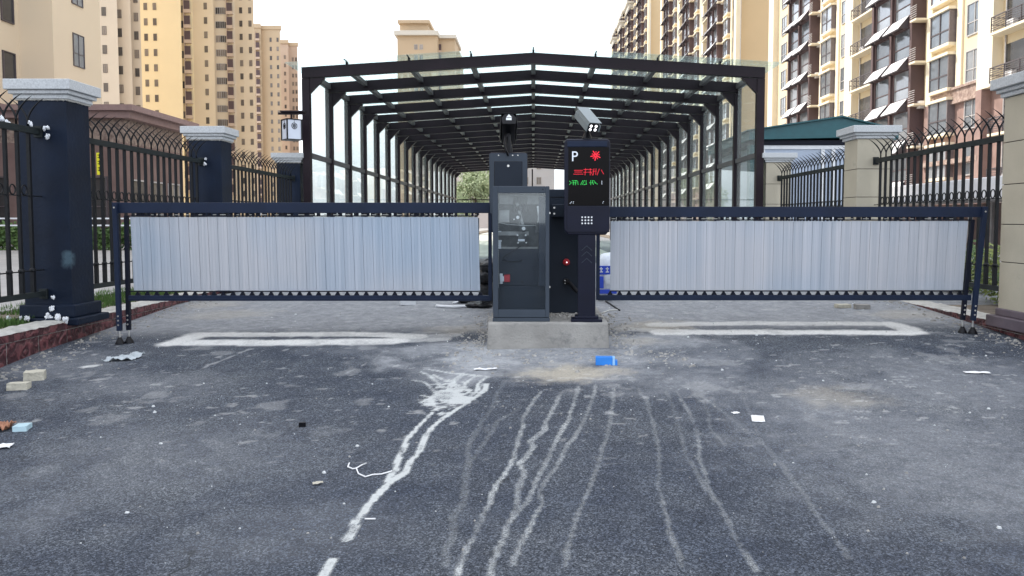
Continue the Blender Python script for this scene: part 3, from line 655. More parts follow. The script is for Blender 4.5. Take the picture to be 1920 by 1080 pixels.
# front machine: cabinet with a glazed door
cx0, cx1, cyf, czt = -.388, .154, 7.68, E+.345
mc = empty('barrier_machine', ((cx0+cx1)/2, cyf+.2, PZT)); tag(mc, 'grey barrier machine with a glazed door showing its mechanism, on the concrete plinth', 'barrier machine')
b = MB(); t_ = .02
b.box(cx0, cx0+t_, cyf+.012, cyf+.42, PZT, czt); b.box(cx1-t_, cx1, cyf+.012, cyf+.42, PZT, czt); b.box(cx0, cx1, cyf+.40, cyf+.422, PZT+.001, czt-.001)
b.box(cx0+t_+.001, cx1-t_-.001, cyf+.012, cyf+.398, czt-.021, czt-.001); b.box(cx0+t_+.001, cx1-t_-.001, cyf+.012, cyf+.398, PZT+.001, PZT+.05); b.build('housing', M['cab'], mc, bevel=.004)
b = MB(); fw = .05; zb = PZT+.115
b.box(cx0, cx0+fw, cyf-.02, cyf+.01, PZT+.04, czt); b.box(cx1-fw+.012, cx1, cyf-.02, cyf+.01, PZT+.04, czt)
b.box(cx0+fw, cx1-fw+.012, cyf-.0195, cyf+.0095, czt-.065, czt); b.box(cx0+fw, cx1-fw+.012, cyf-.0195, cyf+.0095, PZT+.04, zb)
b.build('door_frame', M['cab'], mc, bevel=.004)
b = MB(); b.box(cx0-.004, cx1+.004, cyf-.024, cyf+.01, PZT+.0, PZT+.035); b.build('base_strip', M['cab'], mc, bevel=.003)
b = MB(); b.box(cx0+fw-.005, cx1-fw+.017, cyf-.006, cyf-.002, zb-.005, czt-.06); b.build('door_glass', M['doorglass'], mc)
yb = cyf+.36                      # back plate of the mechanism bay
b = MB(); b.box(cx0+.03, cx1-.03, yb, yb+.01, E-.35, czt-.03); b.build('back_plate', M['inner'], mc)
b = MB(); b.box(cx0+.021, cx1-.09, cyf+.20, cyf+.21, E-.62, E-.26); b.box(cx0+.021, cx1-.03, cyf+.18, cyf+.19, zb-.02, E-.625); b.build('lower_panel', M['cab2'], mc)
b = MB(); b.box(cx1-.10, cx1-.03, cyf+.02, cyf+.35, E-.62, E+.25, mx=None); b.build('side_channel', M['cab2'], mc)
b = MB(); b.box(cx0+.05, cx1-.05, yb-.05, yb-.03, E+.18, E+.27); b.box(cx0+.05, cx1-.11, yb-.045, yb-.02, E-.27, E-.245); b.box(cx0+.04, cx1-.2, yb-.06, yb-.03, E-.13, E-.09)
b.box(cx0+.05, cx0+.15, yb-.09, yb-.03, E-.0, E+.12); b.build('crossbar', M['zinc'], mc)
b = MB()
for k in range(5):               # springs
    x = -.19+k*.03; P = [(x+.010*math.cos(q*1.0), yb-.09+.010*math.sin(q), E+.26-q*.0016) for q in np.arange(0, 95, .55)]; b.tube(P, .0022, 4)
b.build('spring', M['zinc'], mc, smooth=True)
def linkbar(p, q, w_, th, m):
    p, q = Vector(p), Vector(q); d = (q-p); L__ = d.length; a = math.atan2(d.x, d.z); mm_ = Matrix.Translation(p) @ Matrix.Rotation(a, 4, 'Y')
    b_ = MB(); b_.box(-w_/2, w_/2, -th/2, th/2, 0, L__, mx=mm_); return b_
def disc(b_, c, r, th, n_=20, mi=0): b_.tube([(c[0], c[1]-th/2, c[2]), (c[0], c[1]+th/2, c[2])], r, n_, mi); return b_
linkbar((-.165, yb-.13, E+.06), (-.105, yb-.13, E-.07), .05, .012, 0).build('crank_lever', M['inner'], mc, bevel=.004)
linkbar((-.09, yb-.15, E-.07), (-.16, yb-.15, E+.19), .028, .012, 0).build('drive_rod', M['zinc'], mc, bevel=.004)
linkbar((.045, yb-.2, E+.14), (.085, yb-.2, E-.25), .016, .016, 0).build('return_rod', M['steel'], mc)
b = MB()
for (x, z, r) in ((-.152, .05, .016), (-.095, -.06, .018), (-.155, -.125, .009), (-.075, -.125, .009), (-.15, -.20, .008), (-.07, -.20, .008), (-.19, .03, .008), (.045, .15, .012)): disc(b, (x, yb-.165, E+z), r, .02, 12)
b.build('bolt', M['steel'], mc)
b = MB()
for (x, z, r) in ((-.152, .05, .034), (-.095, -.06, .036), (-.14, .14, .028)): disc(b, (x, yb-.15, E+z), r, .012)
b.build('bearing', M['inner'], mc)
b = MB(); b.box(-.155, -.07, yb-.16, yb-.10, E-.21, E-.11); b.box(.02, .10, yb-.22, yb-.16, E-.10, E+.0); b.build('gear_motor', M['inner'], mc, bevel=.01)
b = MB(); b.box(-.15, -.085, yb-.17, yb-.165, E-.185, E-.165); b.box(cx0+.04, cx0+.068, yb-.13, yb-.1, E-.33, E-.18); b.box(cx0+.03, cx0+.075, yb-.14, yb-.1, E-.19, E-.175); b.box(cx0+.035, cx0+.07, yb-.14, yb-.1, E-.095, E-.085); b.build('terminal_block', M['white'], mc)
b = MB(); b.tube([(-.12, yb-.17, E-.23), (-.2, yb-.19, E-.28), (-.29, yb-.2, E-.34), (-.30, yb-.2, E-.38)], .005, 6); b.tube([(-.30, yb-.17, E-.36), (-.25, yb-.18, E-.385), (-.15, yb-.18, E-.385), (-.11, yb-.18, E-.37)], .005, 6); b.build('black_wire', M['black'], mc, smooth=True)
b = MB(); b.tube([(cx0+.04, yb-.2, E+.0), (-.25, yb-.2, E-.02), (-.1, yb-.21, E-.03), (.04, yb-.21, E-.03), (.05, yb-.21, E+.08)], .003, 6); b.build('white_wire', M['cable'], mc, smooth=True)
b = MB()
for k in range(44): z = E+.17-k*.0185; b.box(cx0+fw-.012, cx0+fw+.006, cyf-.008, cyf-.0062, z, z+.008)
b.build('cable_comb', M['alu'], mc)
b = MB(); b.box(-.285, -.228, cyf+.10, cyf+.17, E-.58, E-.51); b.build('breaker', M['red'], mc, bevel=.003)
b = MB(); b.box(-.325, -.287, cyf+.10, cyf+.16, E-.575, E-.525); b.box(-.33, -.30, cyf+.12, cyf+.16, E-.60, E-.50); b.build('breaker_cover', M['white'], mc, bevel=.003)
b = MB(); disc(b, (-.11, cyf+.199, E-.585), .012, .006, 12); disc(b, (.09, cyf-.021, czt-.03), .006, .006, 10); b.build('latch', M['black'], mc)
b = MB()
for z in (E+.09, E-.62): disc(b, (cx1+.001, cyf-.0, z), .010, .03, 10)
b.build('hinge', M['steel'], mc)

# rear machine
dx0, dx1, dyf = .085, .63, 8.38; dz = E+.345
m2 = empty('barrier_machine', ((dx0+dx1)/2, dyf+.2, PZT)); tag(m2, 'slate barrier machine with closed flank behind the display terminal, red button on it', 'barrier machine')
b = MB(); b.box(dx0, dx1, dyf, dyf+.4, PZT, dz); b.build('housing', M['cab2'], m2, bevel=.008)
b = MB(); b.box(dx0-.004, dx1+.004, dyf-.004, dyf+.404, dz-.085, dz-.078); b.build('lid_seam', M['black'], m2)
b = MB(); b.box(.19, .33, dyf-.14, dyf-.001, E+.055, E+.185); b.build('arm_bracket', M['cab2'], m2, bevel=.006)
b = MB()
for z in (.09, .15): disc(b, (.215, dyf-.143, E+z), .010, .008, 10)
b.build('bolt', M['steel'], m2)
b = MB(); disc(b, (.345, dyf-.022, E-.415), .036, .042, 20); disc(b, (.345, dyf-.055, E-.415), .026, .03, 20); b.build('red_button', M['red'], m2, bevel=.006)
b = MB(); disc(b, (.348, dyf-.072, E-.415), .006, .004, 8); b.build('button_light', M['lamp'], m2)
b = MB(); disc(b, (.345, dyf-.02, E-.62), .034, .04, 18); b.tube([(.345, dyf-.04, E-.62), (.38, dyf-.07, E-.63), (.42, dyf-.10, E-.68), (.46, dyf-.11, E-.72)], .022, 10); b.build('cable_gland', M['black'], m2, smooth=False, bevel=.003)
b = MB()
for a in range(4): disc(b, (.345+.02*math.cos(a*1.6+.8), dyf-.042, E-.62+.02*math.sin(a*1.6+.8)), .005, .005, 8)
b.build('gland_screw', M['steel'], m2)

# display terminals
def terminal(loc, rz, label):
    t = empty('display_terminal', loc, rz); tag(t, label, 'display terminal', 'display terminals on the plinth')
    b = MB(); b.box(-.085, .085, -.065, .065, .03, .90); b.build('post', M['term'], t, world=False, bevel=.008)
    b = MB(); b.box(-.15, .15, -.11, .11, 0, .028); b.box(-.115, .115, -.085, .085, .0282, .055); b.build('base_plate', M['term'], t, world=False, bevel=.005)
    b = MB(); poly = [(-.218, .94), (-.218, 1.72), (-.195, 1.745), (.195, 1.745), (.218, 1.72), (.218, .88), (.18, .835), (-.18, .835), (-.218, .88)]
    b.prismy(poly[::-1], -.075, .075); b.build('head', M['term'], t, world=False, bevel=.012, seg=3)
    b = MB(); b.box(-.190, .190, -.088, -.076, 1.67, 1.725); b.build('head_lip', M['blue'], t, world=False, bevel=.004)
    b = MB(); b.box(-.178, .208, -.082, -.0765, 1.115, 1.665); b.build('screen', M['screen'], t, world=False)
    b = MB(); b.box(-.19, .215, -.084, -.0765, .86, 1.108); b.build('speaker_panel', M['term'], t, world=False, bevel=.004)
    b = MB()
    for i in range(4):
        for j in range(3): disc(b, (-.045+i*.030, -.086, .945+j*.029), .0085, .005, 10)
    b.build('speaker_holes', M['white'], t, world=False)
    b = MB()
    for k, z in enumerate((.73, .675, .61)):
        for s_ in (-1, 1): b.tube([(s_*.05, -.0665, z-.045), (0, -.0665, z)], .0028, 4)
    b.build('arrow_mark', M['cab'], t, world=False)
    b = MB(); b.box(-.155, .155, .076, .086, 1.10, 1.64); b.build('service_door', M['cab2'], t, world=False, bevel=.003)
    b = MB(); b.box(-.160, .160, .0755, .078, 1.095, 1.645); b.build('door_gap', M['black'], t, world=False)
    b = MB(); disc(b, (0, .09, 1.595), .014, .01, 14)
    for x in (-.11, -.05, .11): disc(b, (x, .078, 1.715), .007, .006, 8)
    b.build('door_lock', M['steel'], t, world=False)
    b = MB(); b.box(-.215, .215, .0752, .0772, .86, 1.735); b.build('back_panel', M['cab'], t, world=False, bevel=.001)
    return t
TX = .515
t1 = terminal((TX, 7.72, PZT), R(-3), 'navy display terminal with lit P and red and green text facing the camera')
t2 = terminal((-.285, 9.22, PZT), math.pi, 'display terminal seen from its grey back behind the glazed barrier machine')
# lit signs on the front screen
fc = bpy.data.curves.new('letter', 'FONT'); fc.body = 'P'; fc.size = .135; fc.extrude = .001; fo = bpy.data.objects.new('letter', fc); col.objects.link(fo)
bpy.context.view_layer.update(); lm = bpy.data.meshes.new_from_object(fo.evaluated_get(bpy.context.evaluated_depsgraph_get())); bpy.data.objects.remove(fo)
lm.materials.clear(); lm.materials.append(M['whitel']); o = inst('letter_p', lm, t1, (-.152, -.0845, 1.535), rot=(math.pi/2, 0, 0)); o.scale = (.95, 1, 1)
def dots(name, m, segs, th=.0045):
    b_ = MB()
    for x0, z0, x1, z1 in segs:
        n_ = max(2, int(math.hypot(x1-x0, z1-z0)/.0085)+1)
        for k in range(n_):
            u = k/(n_-1); disc(b_, (x0+(x1-x0)*u, -.0832, z0+(z1-z0)*u), th, .002, 8)
    return b_.build(name, m, t1, world=False)
star = []
for k in range(10):
    a = k*math.pi/5+.2; star.append((.08+.010*math.cos(a), 1.588+.010*math.sin(a), .08+(.045 if k % 2 else .034)*math.cos(a), 1.588+(.045 if k % 2 else .034)*math.sin(a)))
dots('red_emblem', M['redl'], star, .0048)
rt_ = [(-.12, 1.448, -.045, 1.448), (-.115, 1.432, -.05, 1.432), (-.125, 1.412, -.04, 1.412), (-.03, 1.455, .005, 1.455), (-.015, 1.462, -.02, 1.405), (-.03, 1.43, .0, 1.43), (.015, 1.455, .045, 1.455), (.03, 1.462, .03, 1.405), (.015, 1.43, .045, 1.43), (.045, 1.42, .05, 1.405),
       (.065, 1.46, .058, 1.405), (.055, 1.44, .085, 1.44), (.085, 1.46, .082, 1.41), (.115, 1.458, .095, 1.405), (.135, 1.45, .155, 1.415)]
dots('red_text', M['redl'], rt_, .0032)
gt = [(-.165, 1.345, -.15, 1.33), (-.165, 1.315, -.15, 1.33), (-.14, 1.35, -.10, 1.35), (-.13, 1.35, -.13, 1.312), (-.105, 1.35, -.11, 1.312), (-.135, 1.33, -.105, 1.33), (-.09, 1.345, -.085, 1.315), (-.06, 1.315, -.04, 1.35), (-.045, 1.315, -.025, 1.35), (-.01, 1.35, -.008, 1.32), (-.03, 1.312, -.005, 1.318),
      (.025, 1.33, .05, 1.33), (.035, 1.35, .035, 1.312), (.05, 1.35, .06, 1.315), (.065, 1.35, .08, 1.33), (.075, 1.33, .095, 1.318)]
dots('green_text', M['green'], gt, .0032)
dots('small_text', M['whitel'], [(.14, 1.345, .14, 1.318), (-.16, 1.135, -.145, 1.15), (-.13, 1.138, -.127, 1.150), (.150, 1.138, .156, 1.152)], .0035)

# cameras
def camera_box(loc, rot, label, front=True, top='alu'):
    t = empty('plate_camera', loc, rot=rot); tag(t, label, 'camera', 'number plate cameras on the terminals')
    b = MB(); prof = [(-.055, -.04), (.055, -.04), (.062, .02), (.035, .06), (-.035, .06), (-.062, .02)]
    b.prismy(prof, -.15, .14); b.build('housing', M[top], t, world=False, bevel=.004)
    b = MB(); b.box(-.05, .05, -.156, -.1505, -.035, .045); b.build('face_plate', M['black'], t, world=False)
    b = MB()
    for x in (-.026, .026):
        for z in (-.017, .020): disc(b, (x, -.158, z), .0125, .006, 14)
    b.build('led_lamp', M['lamp'] if front else M['white'], t, world=False)
    b = MB()
    for s_ in (-1, 1): b.box(*sorted((s_*.064, s_*.070)), -.17, .13, -.035, .03)
    b.box(-.064, .064, -.18, .145, .0615, .067); b.build('sun_hood', M[top], t, world=False, bevel=.002)
    return t
c1 = camera_box((TX-.005, 7.72, E+.975), (R(34), 0, R(24)), 'grey plate camera with four lit lamps on top of the lit display terminal')
b = MB(); b.tube([(TX, 7.72, E+.80), (TX, 7.72, E+.85), (TX, 7.72, E+.94)], [.055, .03, .022], 12); b.box(TX-.03, TX+.03, 7.69, 7.75, E+.87, E+.92)
o = b.build('mount', M['black'], None, bevel=.003); c = o.location.copy(); 
o.parent = t1; o.matrix_parent_inverse = Matrix.Identity(4); o.location = Matrix.Rotation(R(3), 4, 'Z') @ (c-t1.location); 
c2 = camera_box((-.285, 9.22, E+1.06), (R(28), 0, math.pi+R(4)), 'dark plate camera facing away on top of the rear display terminal', False, 'black'); c2.scale = (1.35, 1.35, 1.35)
b = MB(); b.tube([(0, .0, 1.72), (0, 0, 1.79), (0, .02, 1.90), (0, 0, 1.98)], [.05, .05, .03, .03], 10); b.tube([(.03, .05, 1.94), (.045, .10, 1.84), (.02, .11, 1.76), (.0, .09, 1.71)], .012, 8); b.build('mount', M['black'], t2, world=False)
b = MB(); b.prismy([(-.022, -.004), (.024, -.004), (.024, .018), (-.022, .018)], .1405, .143); b.add([(-.026, .142, .024), (.022, .142, .024), (.0, .142, .056)], [(0, 1, 2)]); b.build('white_mark', M['white'], c2, world=False)

# ------------------------------------------------------------------ barrier arms
def arm(x_in, x_out, ztop, label, px0, px1, lean, yd, machine):
    s_ = 1 if x_out > x_in else -1
    zt = E+ztop; zbm = E-.735
    b = MB(); b.box(*sorted((x_in, x_out)), yd-.03, yd+.03, zt-.105, zt); t = b.build('barrier_arm', M['blue'], machine, bevel=.004); t['label'] = label
    b = MB(); b.box(*sorted((x_in, x_out-s_*.09)), yd-.022, yd+.022, zbm-.055, zbm); b.box(*sorted((x_in, x_out-s_*.09)), yd-.026, yd+.026, zbm-.035, zbm-.03); b.build('bottom_beam', M['blue'], t, bevel=.004)
    zs = zt-.128; zb_ = zbm+.045
    b = MB(); b.box(*sorted((x_in+s_*.12, x_out-s_*.09)), yd-.012, yd+.012, zs-.012, zs)
    n_ = int(abs(px1-px0)/.055)
    for k in range(n_):
        if k % 5 == 3: continue
        x = px0+s_*(k*.055+.01); b.box(*sorted((x, x+s_*random.uniform(.02, .045))), yd-.010, yd+.010, zs, zt-.1055)
    b.build('upper_track', M['bluedk'], t)
    b = MB()
    for k in range(int(abs(px1-px0)/.125)):
        x = px0+s_*(k*.125+random.uniform(.01, .05)); b.box(*sorted((x, x+s_*random.uniform(.02, .06))), yd-.016, yd-.011, zs+.003, zs+.011)
    b.build('track_clips', M['zinc'], t)
    b = MB(); b.box(*sorted((x_in+s_*.12, x_out-s_*.09)), yd-.012, yd+.012, zb_-.010, zb_)
    n_ = int(abs(px1-px0)/.096)
    for k in range(n_+1):
        x = px0+s_*k*.096
        b.add([(x-.028, yd-.011, zbm), (x+.028, yd-.011, zbm), (x+.008, yd-.011, zb_-.0105), (x-.008, yd-.011, zb_-.0105), (x-.028, yd+.011, zbm), (x+.028, yd+.011, zbm), (x+.008, yd+.011, zb_-.0105), (x-.008, yd+.011, zb_-.0105)],
              [(0, 1, 2, 3), (7, 6, 5, 4), (0, 3, 7, 4), (1, 5, 6, 2), (3, 2, 6, 7)])
    b.build('lower_track', M['bluedk'], t)
    # slats: shallow ribs, leaning a little as the arm sags
    b = MB(); a0, a1 = min(px0, px1), max(px0, px1); n_ = int((a1-a0)/.0965); st = (a1-a0)/n_; z0_, z1_ = zb_+.004, zs-.016
    for k in range(n_):
        u = a0+k*st; tw = random.uniform(-.003, .003); dz_ = random.uniform(-.002, .002)
        prof = [(0, -.0035), (.002, -.0055), (st*.30, -.006), (st*.33, -.0045), (st*.36, -.006), (st*.63, -.006), (st*.66, -.0045), (st*.69, -.006), (st-.0013, -.0055), (st-.0013, .002)]
        V = []
        for zz in (z0_, z1_):
            sh = lean*(zz-z0_)/(z1_-z0_)*(((u-a0)/(a1-a0))**2 if lean > 0 else 1)
            for (xx, yy) in prof: V.append((u+xx+sh, yd+yy+tw*(xx/st-.5), zz+dz_))
        m_ = len(prof); b.add(V, [(i, i+1, m_+i+1, m_+i) for i in range(m_-1)])
    o = b.build('slat_panel', M['slat'], t, fix=False)
    b = MB(); b.box(a0+min(lean, 0)+.01, a1+max(lean, 0)*0-.01, yd+.012, yd+.014, z0_+.01, z1_-.01); b.build('seam_dark_sheet', M['bluedk'], t)  # dark sheet added behind the slats to darken their seams
    # posts with adjustable feet
    for k, (xt, dxl, top) in enumerate(((x_out-s_*.0, 0, zt-.0), (x_out-s_*.085, 0, zt-.13))):
        xb = xt - (.085 if k == 0 else .075)
        if s_ < 0: xb = xt + (.01 if k == 0 else -.01)
        zg = float(gz(xb, yd)); w_ = .022 if k == 0 else .019; yy = yd-.055 if k == 0 else yd
        b = MB(); sl = (xb-xt)/((zt)-(zg+.13))
        def xz(z): return xt+sl*(zt-z)
        zlo = zg+.13
        V = [(xz(z)+a_*w_, yy+c_*.02, z) for z in (zlo, top) for a_, c_ in ((-1, -1), (1, -1), (1, 1), (-1, 1))]
        b.add(V, [(0, 1, 5, 4), (1, 2, 6, 5), (2, 3, 7, 6), (3, 0, 4, 7), (3, 2, 1, 0), (4, 5, 6, 7)])
        p = b.build('post', M['bluedk'] if k else M['blue'], t, bevel=.003)
        b = MB(); b.tube([(xb, yy, zg+.135), (xb, yy, zg+.06)], .009, 8); b.build('foot_rod', M['steel'], t)
        b = MB(); b.tube([(xb, yy, zg+.065), (xb, yy, zg+.045), (xb, yy, zg+.02), (xb, yy, zg+.0)], [.016, .024, .038, .045], 14); b.build('rubber_foot', M['black'], t)
        b = MB()
        for z in ((zt-.05,) if k == 0 else ()) + tuple(zlo+.06+.045*q_ for q_ in range(3)): disc(b, (xz(z), yy-.021, z), .009, .004, 8)
        b.build('bolt', M['steel'], t)
    b = MB(); b.box(x_in-.018, x_in+.018, yd-.02, yd+.02, zbm-.05, zt-.106); b.build('inner_post', M['blue'], t, bevel=.003)
    return t
arm(-.435, -4.17, .198, 'left barrier arm of dark blue frame filled with grey aluminium slats', -.535, -4.03, -.018, 8.05, mc)
arm(.655, 4.53, .158, 'right barrier arm of dark blue frame filled with grey aluminium slats', .78, 4.36, .035, 8.10, m2)
b = MB(); b.box(.34, .64, 8.16, 8.24, E+.055, E+.155); b.box(.60, .66, 8.06, 8.20, E+.056, E+.154); b.build('arm_hub', M['blue'], m2, bevel=.004)

# ------------------------------------------------------------------ litter and rubble
def G3(px, py): return Vector(G(px, py))
def boxthing(name, px, py, sx, sy_, sz, rz, m, label, cat, bevel=.006, group=None, tilt=0, dz=0):
    p = G3(px, py); mm_ = Matrix.Translation(p+Vector((0, 0, dz))) @ Matrix.Rotation(rz, 4, 'Z') @ Matrix.Rotation(tilt, 4, 'X')
    bm = bmesh.new(); bmesh.ops.create_cube(bm, size=1); bmesh.ops.subdivide_edges(bm, edges=bm.edges[:], cuts=5, use_grid_fill=True); b_ = MB(); V = []
    for v in bm.verts:
        c = v.co; q_ = Vector((c.x*sx, c.y*sy_, (c.z+.5)*sz)); q_ += Vector((1, 1, 1))*noise.noise(q_*25+p)*min(sx, sy_, sz)*.06; V.append(mm_ @ q_)
    b_.add(V, [tuple(v.index for v in f.verts) for f in bm.faces]); bm.free()
    o_ = b_.build(name, m, bevel=0); tag(o_, label, cat, group); return o_
boxthing('brick', 66, 712, .15, .09, .075, R(20), M['brick'], 'pale brick lying farther from the camera of the pair by the left kerb', 'brick', tilt=.08)
boxthing('brick', 36, 730, .15, .08, .055, R(10), M['brick'], 'pale brick lying nearer the camera of the pair by the left kerb', 'brick')
boxthing('brick', 1580, 577, .17, .10, .045, R(8), M['brick'], 'flat pale brick on the left of two under the right barrier arm', 'brick')
boxthing('brick', 1616, 579, .17, .11, .055, R(-6), M['conc'], 'greyer brick on the right of two under the right barrier arm', 'brick')
boxthing('foam_block', 765, 571, .20, .14, .07, R(12), M['white'], 'small white foam block under the left barrier arm', 'foam block')
# blue carton
cb = empty('carton', G3(1137, 684)); cb.scale = (.86, .86, .86); tag(cb, 'small bright blue carton on the dusty road before the plinth', 'carton')
mm_ = Matrix.Rotation(R(-3), 4, 'Z'); b = MB(); b.box(-.11, .06, -.04, .05, 0, .085, mx=mm_); b.build('carton_body', M['bluebox'], cb, world=False, bevel=.004)
b = MB(); b.box(.0605, .085, -.041, .05, 0, .085, mx=mm_); b.build('carton_end', M['palebb'], cb, world=False, bevel=.004)
b = MB(); b.box(.086, .11, -.03, .04, .0, .05, mx=mm_); b.build('open_flap', M['bluebox'], cb, world=False)
def sheet(name, px, py, sx, sy_, rz, m, label, cat, amp=.02, lift=.006, n_=9, skew=0):
    p = G3(px, py); mm_ = Matrix.Rotation(rz, 4, 'Z'); V = []; sd_ = px*.37
    for i in range(n_):
        for j in range(n_):
            u, v = i/(n_-1)-.5, j/(n_-1)-.5; q_ = mm_ @ Vector((u*sx+v*skew, v*sy_, 0)); x, y = p.x+q_.x, p.y+q_.y
            V.append((x, y, float(gz(x, y))+lift+max(0, amp*(.7*noise.noise(Vector((u*4+sd_, v*4, sd_)))+.28*noise.noise(Vector((u*11+sd_, v*11, sd_)))+.25))))
    b_ = MB(); b_.add(V, [(i*n_+j, (i+1)*n_+j, (i+1)*n_+j+1, i*n_+j+1) for i in range(n_-1) for j in range(n_-1)])
    o_ = b_.build(name, m, smooth=True, fix=False); sdm = o_.modifiers.new('t', 'SOLIDIFY'); sdm.thickness = .003; sdm.offset = 1; tag(o_, label, cat); return o_
sheet('paper_square', 1421, 787, .085, .14, R(-12), M['paper'], 'white square of paper on the asphalt right of the dried runs', 'paper', .006)
sheet('paper_scrap', 1379, 776, .05, .035, R(20), M['paper'], 'tiny white scrap just left of the white paper square', 'paper', .006)
sheet('plastic_strip', 1832, 700, .20, .05, R(-6), M['paper'], 'pale flat strip lying near the right kerb', 'scrap', .008)
sheet('plastic_bag', 232, 674, .24, .13, R(8), M['bagp'], 'crumpled pale plastic scrap on the road by the left kerb', 'plastic scrap', .065, .002, 20, .10)
sheet('cloth_scrap', 4, 806, .13, .11, R(-10), M['orange'], 'crumpled orange brown scrap at the left edge of the road', 'scrap', .09, .003, 14)
sheet('paper_scrap', 3, 840, .12, .07, R(10), M['paper'], 'white scrap at the left edge, nearer than the orange one', 'paper', .02)
sheet('wood_chip', 596, 908, .055, .028, R(18), M['brick'], 'small yellowish chip on the asphalt left of the brightest run', 'chip', .008)
sheet('paper_scrap', 910, 694, .20, .04, R(5), M['paper'], 'long white scrap on the pale dust before the plinth', 'scrap', .02)
sheet('cardboard_scrap', 1030, 647, .20, .05, R(-4), M['soil'], 'dark flat scrap lying against the foot of the concrete plinth', 'scrap', .02, .01)
boxthing('small_box', 42, 806, .085, .10, .035, R(12), M['palebl'], 'small pale blue box beside the orange scrap at the left edge', 'box')
boxthing('black_scrap', 567, 800, .045, .03, .03, R(10), M['black'], 'little black lump alone on the asphalt at left', 'scrap')
def rope(name, pts, r, m, label, cat, lift=0):
    if name == 'string_scrap' and len(pts) > 5: pts = pts[:4]+[(678, 873), (688, 869), (678, 873), (668, 879)]+pts[4:]
    P = []
    for a_, c_ in zip(pts[:-1], pts[1:]):
        for k in range(5): u = k/5; P.append((a_[0]+(c_[0]-a_[0])*u, a_[1]+(c_[1]-a_[1])*u))
    P.append(pts[-1]); V = [G3(*p)+Vector((0, 0, r*.8+lift)) for p in P]
    b_ = MB(); b_.tube(V, r, 8); tag(b_.build(name, m, smooth=True), label, cat)
rope('string_scrap', [(655, 869), (652, 876), (661, 880), (668, 879), (672, 889), (685, 895), (698, 891), (715, 890), (735, 884)], .004, M['paper'], 'thin curled white cord beside the brightest dried run', 'cord')
rope('string_scrap', [(684, 974), (704, 974)], .004, M['paper'], 'short straight white cord stub beside the lower run', 'cord')
rope('cable_scrap', [(1128, 588), (1142, 583), (1158, 582)], .008, M['cable'], 'pale cable scrap by the right side of the plinth', 'cable')
rope('cable_scrap', [(1136, 566), (1150, 575), (1162, 583)], .010, M['black'], 'black cable stub leaning out under the right barrier arm', 'cable')
rope('white_pipe', [(818, 576), (850, 578), (885, 576), (905, 568), (920, 571)], .020, M['white'], 'white corrugated hose end lying under the left arm by the plinth', 'hose')
rope('white_pipe', [(850, 570), (870, 566), (893, 560)], .016, M['white'], 'second white hose piece lying behind the bent one', 'hose')
b = MB(); random.seed(5)
for i in range(10):
    p = G3(random.uniform(875, 915), random.uniform(560, 578)); b.blob((p.x, p.y, p.z+.03), (.12, .06, .035), i, 2, .5)
tag(b.build('black_wrap', M['blackpl'], smooth=True), 'black crumpled wrapping on the ground between the hoses and the plinth', 'wrapping')
b = MB()
for i in range(9): b.blob((-.56+random.uniform(-.07, .07), 9.9+random.uniform(-.1, .1), E-.62+random.uniform(-.10, .10)), (.12, .10, .07), i, 2, .5)
b.blob((-.57, 9.9, E-.86), (.11, .10, .16), 3, 2, .3)
tag(b.build('black_bundle', M['blackpl'], smooth=True), 'black bundle stacked behind the inner end of the left arm', 'bundle')
sk = empty('cement_sack', (.98, 10.6, E-1.05)); sk.scale = (1.15, 1.15, 1.15); tag(sk, 'white sack with blue print standing behind the inner end of the right arm', 'sack')
b = MB(); b.blob((0, 0, .30), (.17, .12, .27), 9, 3, .10); b.build('sack_body', M['sack'], sk, world=False, smooth=True)
b = MB(); b.box(-.12, .12, -.125, -.117, .32, .42); b.box(-.10, .10, -.125, -.117, .10, .15); b.box(-.11, -.05, -.125, -.117, .16, .30); b.build('printed_panel', M['sackb'], sk, world=False, bevel=.003)
b = MB()
for x in (-.08, -.01, .06): b.box(x-.018, x+.018, -.1285, -.1255, .38, .392); b.box(x-.005, x+.005, -.1285, -.1255, .35, .405); b.box(x-.018, x+.018, -.1285, -.1255, .345, .355)
b.build('print_marks', M['white'], sk, world=False)
# loose grit over the road
rs = random.Random(11)
def grit(n_, fn, r0, r1, name, m):
    b_ = MB()
    for i in range(n_):
        x, y = fn(); r = r0*(r1/r0)**(rs.random()**2.2); z = float(gz(x, y)); a = rs.random()*6.28; h = r*rs.uniform(.35, .8)
        P = [(x+math.cos(a+q_*1.57+rs.uniform(-.4, .4))*r*rs.uniform(.7, 1.2), y+math.sin(a+q_*1.57+rs.uniform(-.4, .4))*r*rs.uniform(.6, 1.1), z-.002) for q_ in range(4)]
        T = [((p[0]*.6+x*.4), (p[1]*.6+y*.4), z+h*rs.uniform(.8, 1.2)) for p in P]
        b_.add(P+T, [(0, 1, 5, 4), (1, 2, 6, 5), (2, 3, 7, 6), (3, 0, 4, 7), (4, 5, 6, 7)])
    tag(b_.build(name, m, fix=False), kind='stuff')
def anywhere():
    y = 2.9+9*rs.random()**.8; return rs.uniform(-4.6, 4.6), y
def plinth_edge():
    a = rs.random(); s_ = -1 if rs.random() < .5 else 1
    if a < .6: return (-.48-abs(rs.gauss(0, .13)) if s_ < 0 else .76+abs(rs.gauss(0, .15))), rs.uniform(7.5, 9.6)
    return rs.uniform(-.8, 1.4), 7.45-abs(rs.gauss(0, .35))
def kerb_edge():
    s_ = -1 if rs.random() < .55 else 1; return s_*(4.68-abs(rs.gauss(0, .16))), rs.uniform(5, 11.5)
grit(1500, anywhere, .0025, .011, 'gravel', M['stone']); grit(1300, plinth_edge, .004, .03, 'rubble', M['stone']); grit(1500, kerb_edge, .004, .028, 'gravel', M['conc']); grit(420, anywhere, .003, .017, 'plaster_crumbs', M['drip'])
def onplinth(): return rs.uniform(.0, .7), rs.uniform(7.85, 8.37)
b_ = MB()
